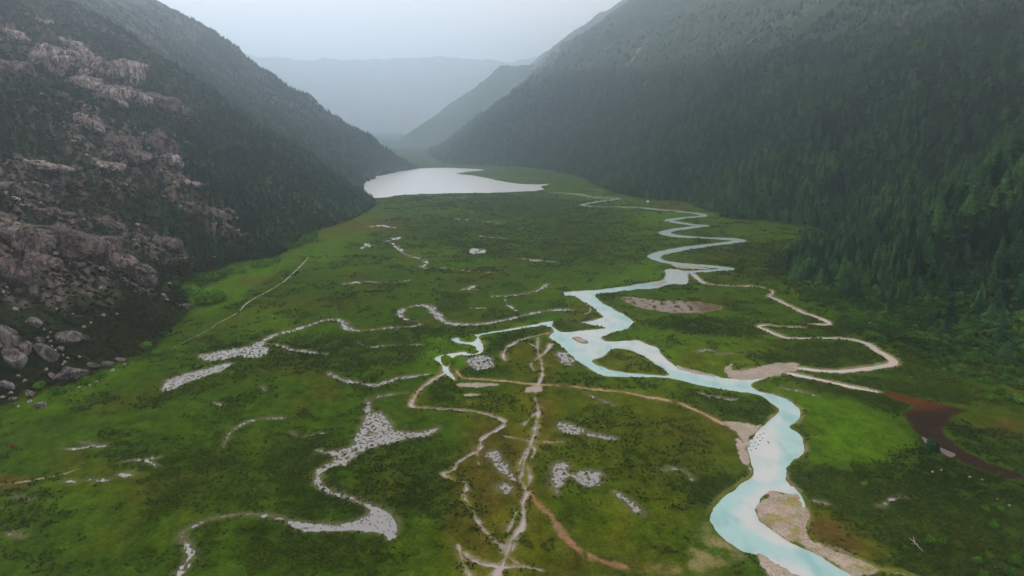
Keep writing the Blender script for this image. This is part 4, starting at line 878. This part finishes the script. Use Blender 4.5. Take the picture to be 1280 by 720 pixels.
# ------------------------------------------------------------------ grazing yaks: one body mesh each
m_yak, nt, b = mat('yak_hair'); b.inputs['Base Color'].default_value = (.012, .010, .009, 1); b.inputs['Roughness'].default_value = .8
def yak_mesh():
    pts = [(0,0,1.05,.34,.40),(.45,0,1.15,.38,.46),(.8,0,1.22,.33,.42),(1.1,0,1.0,.24,.28),(1.32,0,.72,.19,.20),(1.45,0,.48,.14,.15),(1.52,0,.32,.10,.10)]
    pts = [(-.75,0,1.0,.26,.32),(-.4,0,1.03,.36,.42)]+pts
    V = []; Fc = []; n = 12
    for i, (px_, _, pz_, ry, rz_) in enumerate(pts):
        for k in range(n):
            a = k*2*math.pi/n; V.append((px_, ry*math.cos(a), pz_+rz_*math.sin(a)*(1.15 if math.sin(a) < 0 else 1)))
    for i in range(len(pts)-1):
        for k in range(n): Fc.append((i*n+k, i*n+(k+1) % n, (i+1)*n+(k+1) % n, (i+1)*n+k))
    Fc.append(tuple(range(n))[::-1]); Fc.append(tuple(range((len(pts)-1)*n, len(pts)*n)))
    def tube(P, R, n=6):
        i0 = len(V)
        for (a0, b0, c0), r_ in zip(P, R):
            for k in range(n): t = k*2*math.pi/n; V.append((a0+r_*math.cos(t), b0+r_*math.sin(t), c0))
        for j in range(len(P)-1):
            for k in range(n): Fc.append((i0+j*n+k, i0+j*n+(k+1) % n, i0+(j+1)*n+(k+1) % n, i0+(j+1)*n+k))
        Fc.append(tuple(i0+k for k in range(n))[::-1]); Fc.append(tuple(i0+(len(P)-1)*n+k for k in range(n)))
    for s in (-1, 1):
        tube([(.75,s*.2,1.0),(.78,s*.22,.5),(.76,s*.22,.0)], [.16,.10,.08]); tube([(-.55,s*.2,1.0),(-.48,s*.21,.62),(-.66,s*.21,.38),(-.6,s*.21,0)], [.19,.12,.08,.08])
        tube([(1.3,s*.12,.80),(1.3,s*.38,.86),(1.34,s*.46,1.12)], [.05,.04,.012])
    tube([(-.8,0,1.1),(-.95,0,.8),(-.93,0,.35)], [.05,.09,.14])
    return V, Fc
YM = mesh('yak', *yak_mesh(), m_yak, True)
YK = [(553,339,'first of the three black yaks close together on the middle meadow'),(556,341.5,'middle of the three black yaks close together on the middle meadow'),(563,341.3,'right one of the three black yaks close together on the middle meadow'),(530,357.5,'left one of the yak pair below the three yaks'),(550,357.8,'right one of the yak pair below the three yaks'),(493,361.6,'lone black yak under the long white marsh streak'),
 (308,375.5,'black yak on the mountain side of the pale footpath'),(312,383.5,'black yak just below the pale footpath'),(323,390.3,'upper black yak of a pair left of the meadow pool'),(322,398.6,'lower black yak of a pair left of the meadow pool'),(343.5,399,'black yak grazing alone between the two pairs'),(369,387.5,'upper black yak nearest the curved stream'),(367,396.5,'lower black yak nearest the curved stream'),(415,384.5,'black yak grazing right above the curved stream'),(299,391,'black yak touching the lower footpath'),(416,262,'dark yak') ]
for n_, (px_, py_, lab) in enumerate(YK[:-1]):
    p = gp(px_, py_); o = obj('yak', YM); o.location = (p[0], p[1], gz(p)-.05); o.rotation_euler = (0, 0, n_*2.1+.4); tag(o, lab, 'yak', 'yaks grazing on the meadow')
# turf clumps on the pale shoal of the river
TC = [(941,548),(944,552),(947,546),(942,557),(945,560),(950,550),(953,547),(948,555),(939,562),(960,551),(961,553),(943,543),(938,553),(950,543),(955,541)]
for n_, (px_, py_) in enumerate(TC):
    p = gp(px_, py_); e = empty('turf_clump', (p[0], p[1], WL-.1), n_, (.45, .38, .5)); tag(e, 'dark turf clump stranded on the pale shoal in the river bend', 'turf clump', 'turf clumps on the river shoal'); obj('grass_tuft', ME['shr', n_ % 3], e)
# pale dead branch
m_dead, nt, b = mat('weathered_wood'); b.inputs['Base Color'].default_value = (.26, .235, .20, 1); b.inputs['Roughness'].default_value = .85
def limb(P, R, V, Fc, n=6):
    i0 = len(V); P = np.array(P, float)
    for j, p_ in enumerate(P):
        d = P[min(j+1, len(P)-1)]-P[max(j-1, 0)]; d /= np.linalg.norm(d); s_ = np.cross(d, (0, 0, 1)); s_ /= np.linalg.norm(s_); t_ = np.cross(s_, d)
        for k in range(n): a = k*2*math.pi/n; V.append(p_+R[j]*(math.cos(a)*s_+math.sin(a)*t_))
    for j in range(len(P)-1):
        for k in range(n): Fc.append((i0+j*n+k, i0+j*n+(k+1) % n, i0+(j+1)*n+(k+1) % n, i0+(j+1)*n+k))
V = []; Fc = []; p0 = gp(1153, 691); p1 = gp(1143, 681); p2 = gp(1135, 675); p3 = gp(1141, 675); zz = gz(p1)+.75
limb([(p0[0],p0[1],zz-.2),(p1[0],p1[1],zz),(p2[0],p2[1],zz+.3)], [.12,.2,.06], V, Fc); limb([(p1[0],p1[1],zz),(p3[0],p3[1],zz+.5)], [.2,.08], V, Fc); limb([(p1[0]+.5,p1[1]-1,zz),(p1[0]-2,p1[1]-1.2,zz+.4)], [.14,.05], V, Fc)
tag(obj('dead_branch', mesh('dead_branch', V, Fc, m_dead, True)), 'pale forked dead tree lying in the dark heath at the bottom right', 'dead branch')
# small white tent at the far wood edge
m_tent, nt, b = mat('white_canvas'); b.inputs['Base Color'].default_value = (.8, .8, .78, 1); b.inputs['Roughness'].default_value = .8
p = gp(809.5, 252.5); e = empty('tent', (p[0], p[1], gz(p)), .5); tag(e, 'tiny white tent at the edge of the far wood beside the river', 'tent')
Vt = [(-2.4,-1.8,0),(2.4,-1.8,0),(2.4,1.8,0),(-2.4,1.8,0),(-2.1,0,2.4),(2.1,0,2.4),(0,0,2.25),(0,-1.85,0),(0,1.85,0)]
obj('canvas', mesh('tent_canvas', Vt, [(0,7,6,4),(7,1,5,6),(3,4,6,8),(8,6,5,2),(0,4,3),(1,2,5)], m_tent), e)
Vp = []; Fp = []; limb([(-2.15,.02,-.2),(-2.12,0,2.6)], [.05,.05], Vp, Fp); limb([(2.15,.02,-.2),(2.12,0,2.6)], [.05,.05], Vp, Fp); obj('pole', mesh('tent_poles', Vp, Fp, m_dead), e)

# ------------------------------------------------------------------ air
hz = bpy.data.meshes.new('haze'); bx = (-17000, 17000, -700, 14500, -12, 1450)
hv = [(a, b_, c_) for a in bx[:2] for b_ in bx[2:4] for c_ in bx[4:]]
hz.from_pydata(hv, [], [(0,1,3,2),(4,6,7,5),(0,4,5,1),(2,3,7,6),(0,2,6,4),(1,5,7,3)]); hz.update()
ho = bpy.data.objects.new('haze', hz); C.objects.link(ho); ho['kind'] = 'stuff'; ho['category'] = 'haze'; ho['label'] = 'pale blue haze filling the valley'
hm = bpy.data.materials.new('haze'); hm.use_nodes = True; nt = hm.node_tree; nt.nodes.clear(); out = nt.nodes.new('ShaderNodeOutputMaterial'); pv = nt.nodes.new('ShaderNodeVolumePrincipled')
pv.inputs['Color'].default_value = (.74, .875, 1.0, 1); pv.inputs['Density'].default_value = .00023; pv.inputs['Anisotropy'].default_value = .84
nt.links.new(pv.outputs[0], out.inputs['Volume']); hz.materials.append(hm)

w = bpy.data.worlds.new('World'); sc.world = w; w.use_nodes = True; nt = w.node_tree; bg = nt.nodes['Background']
ELEV, AZ = math.radians(40), math.radians(-35)       # sun high, ahead and to the left behind cloud
sky = nt.nodes.new('ShaderNodeTexSky'); sky.sky_type = 'NISHITA'; sky.sun_disc = False; sky.sun_elevation = ELEV; sky.sun_rotation = AZ; sky.dust_density = 3; sky.altitude = 2000
hs_ = nt.nodes.new('ShaderNodeHueSaturation'); hs_.inputs['Saturation'].default_value = .35; nt.links.new(sky.outputs[0], hs_.inputs['Color'])
mx = nt.nodes.new('ShaderNodeMix'); mx.data_type = 'RGBA'; mx.inputs[0].default_value = .75; nt.links.new(hs_.outputs[0], mx.inputs[6]); mx.inputs[7].default_value = (10.2, 8.9, 8.1, 1)     # cloud layer
nt.links.new(mx.outputs[2], bg.inputs['Color']); bg.inputs['Strength'].default_value = .145
sd = bpy.data.lights.new('sun', 'SUN'); sd.energy = 1.2; sd.angle = math.radians(11); sd.color = (1, .96, .9); so = bpy.data.objects.new('sun', sd); C.objects.link(so)
# light comes from azimuth AZ (clockwise from +Y) at ELEV
so.rotation_euler = (math.pi/2-ELEV, 0, math.pi-AZ) 
sc.view_settings.view_transform = 'Standard'; sc.view_settings.look = 'None'; sc.view_settings.gamma = 1; sc.view_settings.exposure = 0
sc.cycles.volume_bounces = 4; sc.cycles.max_bounces = 7; sc.cycles.use_denoising = True; sc.cycles.diffuse_bounces = 3
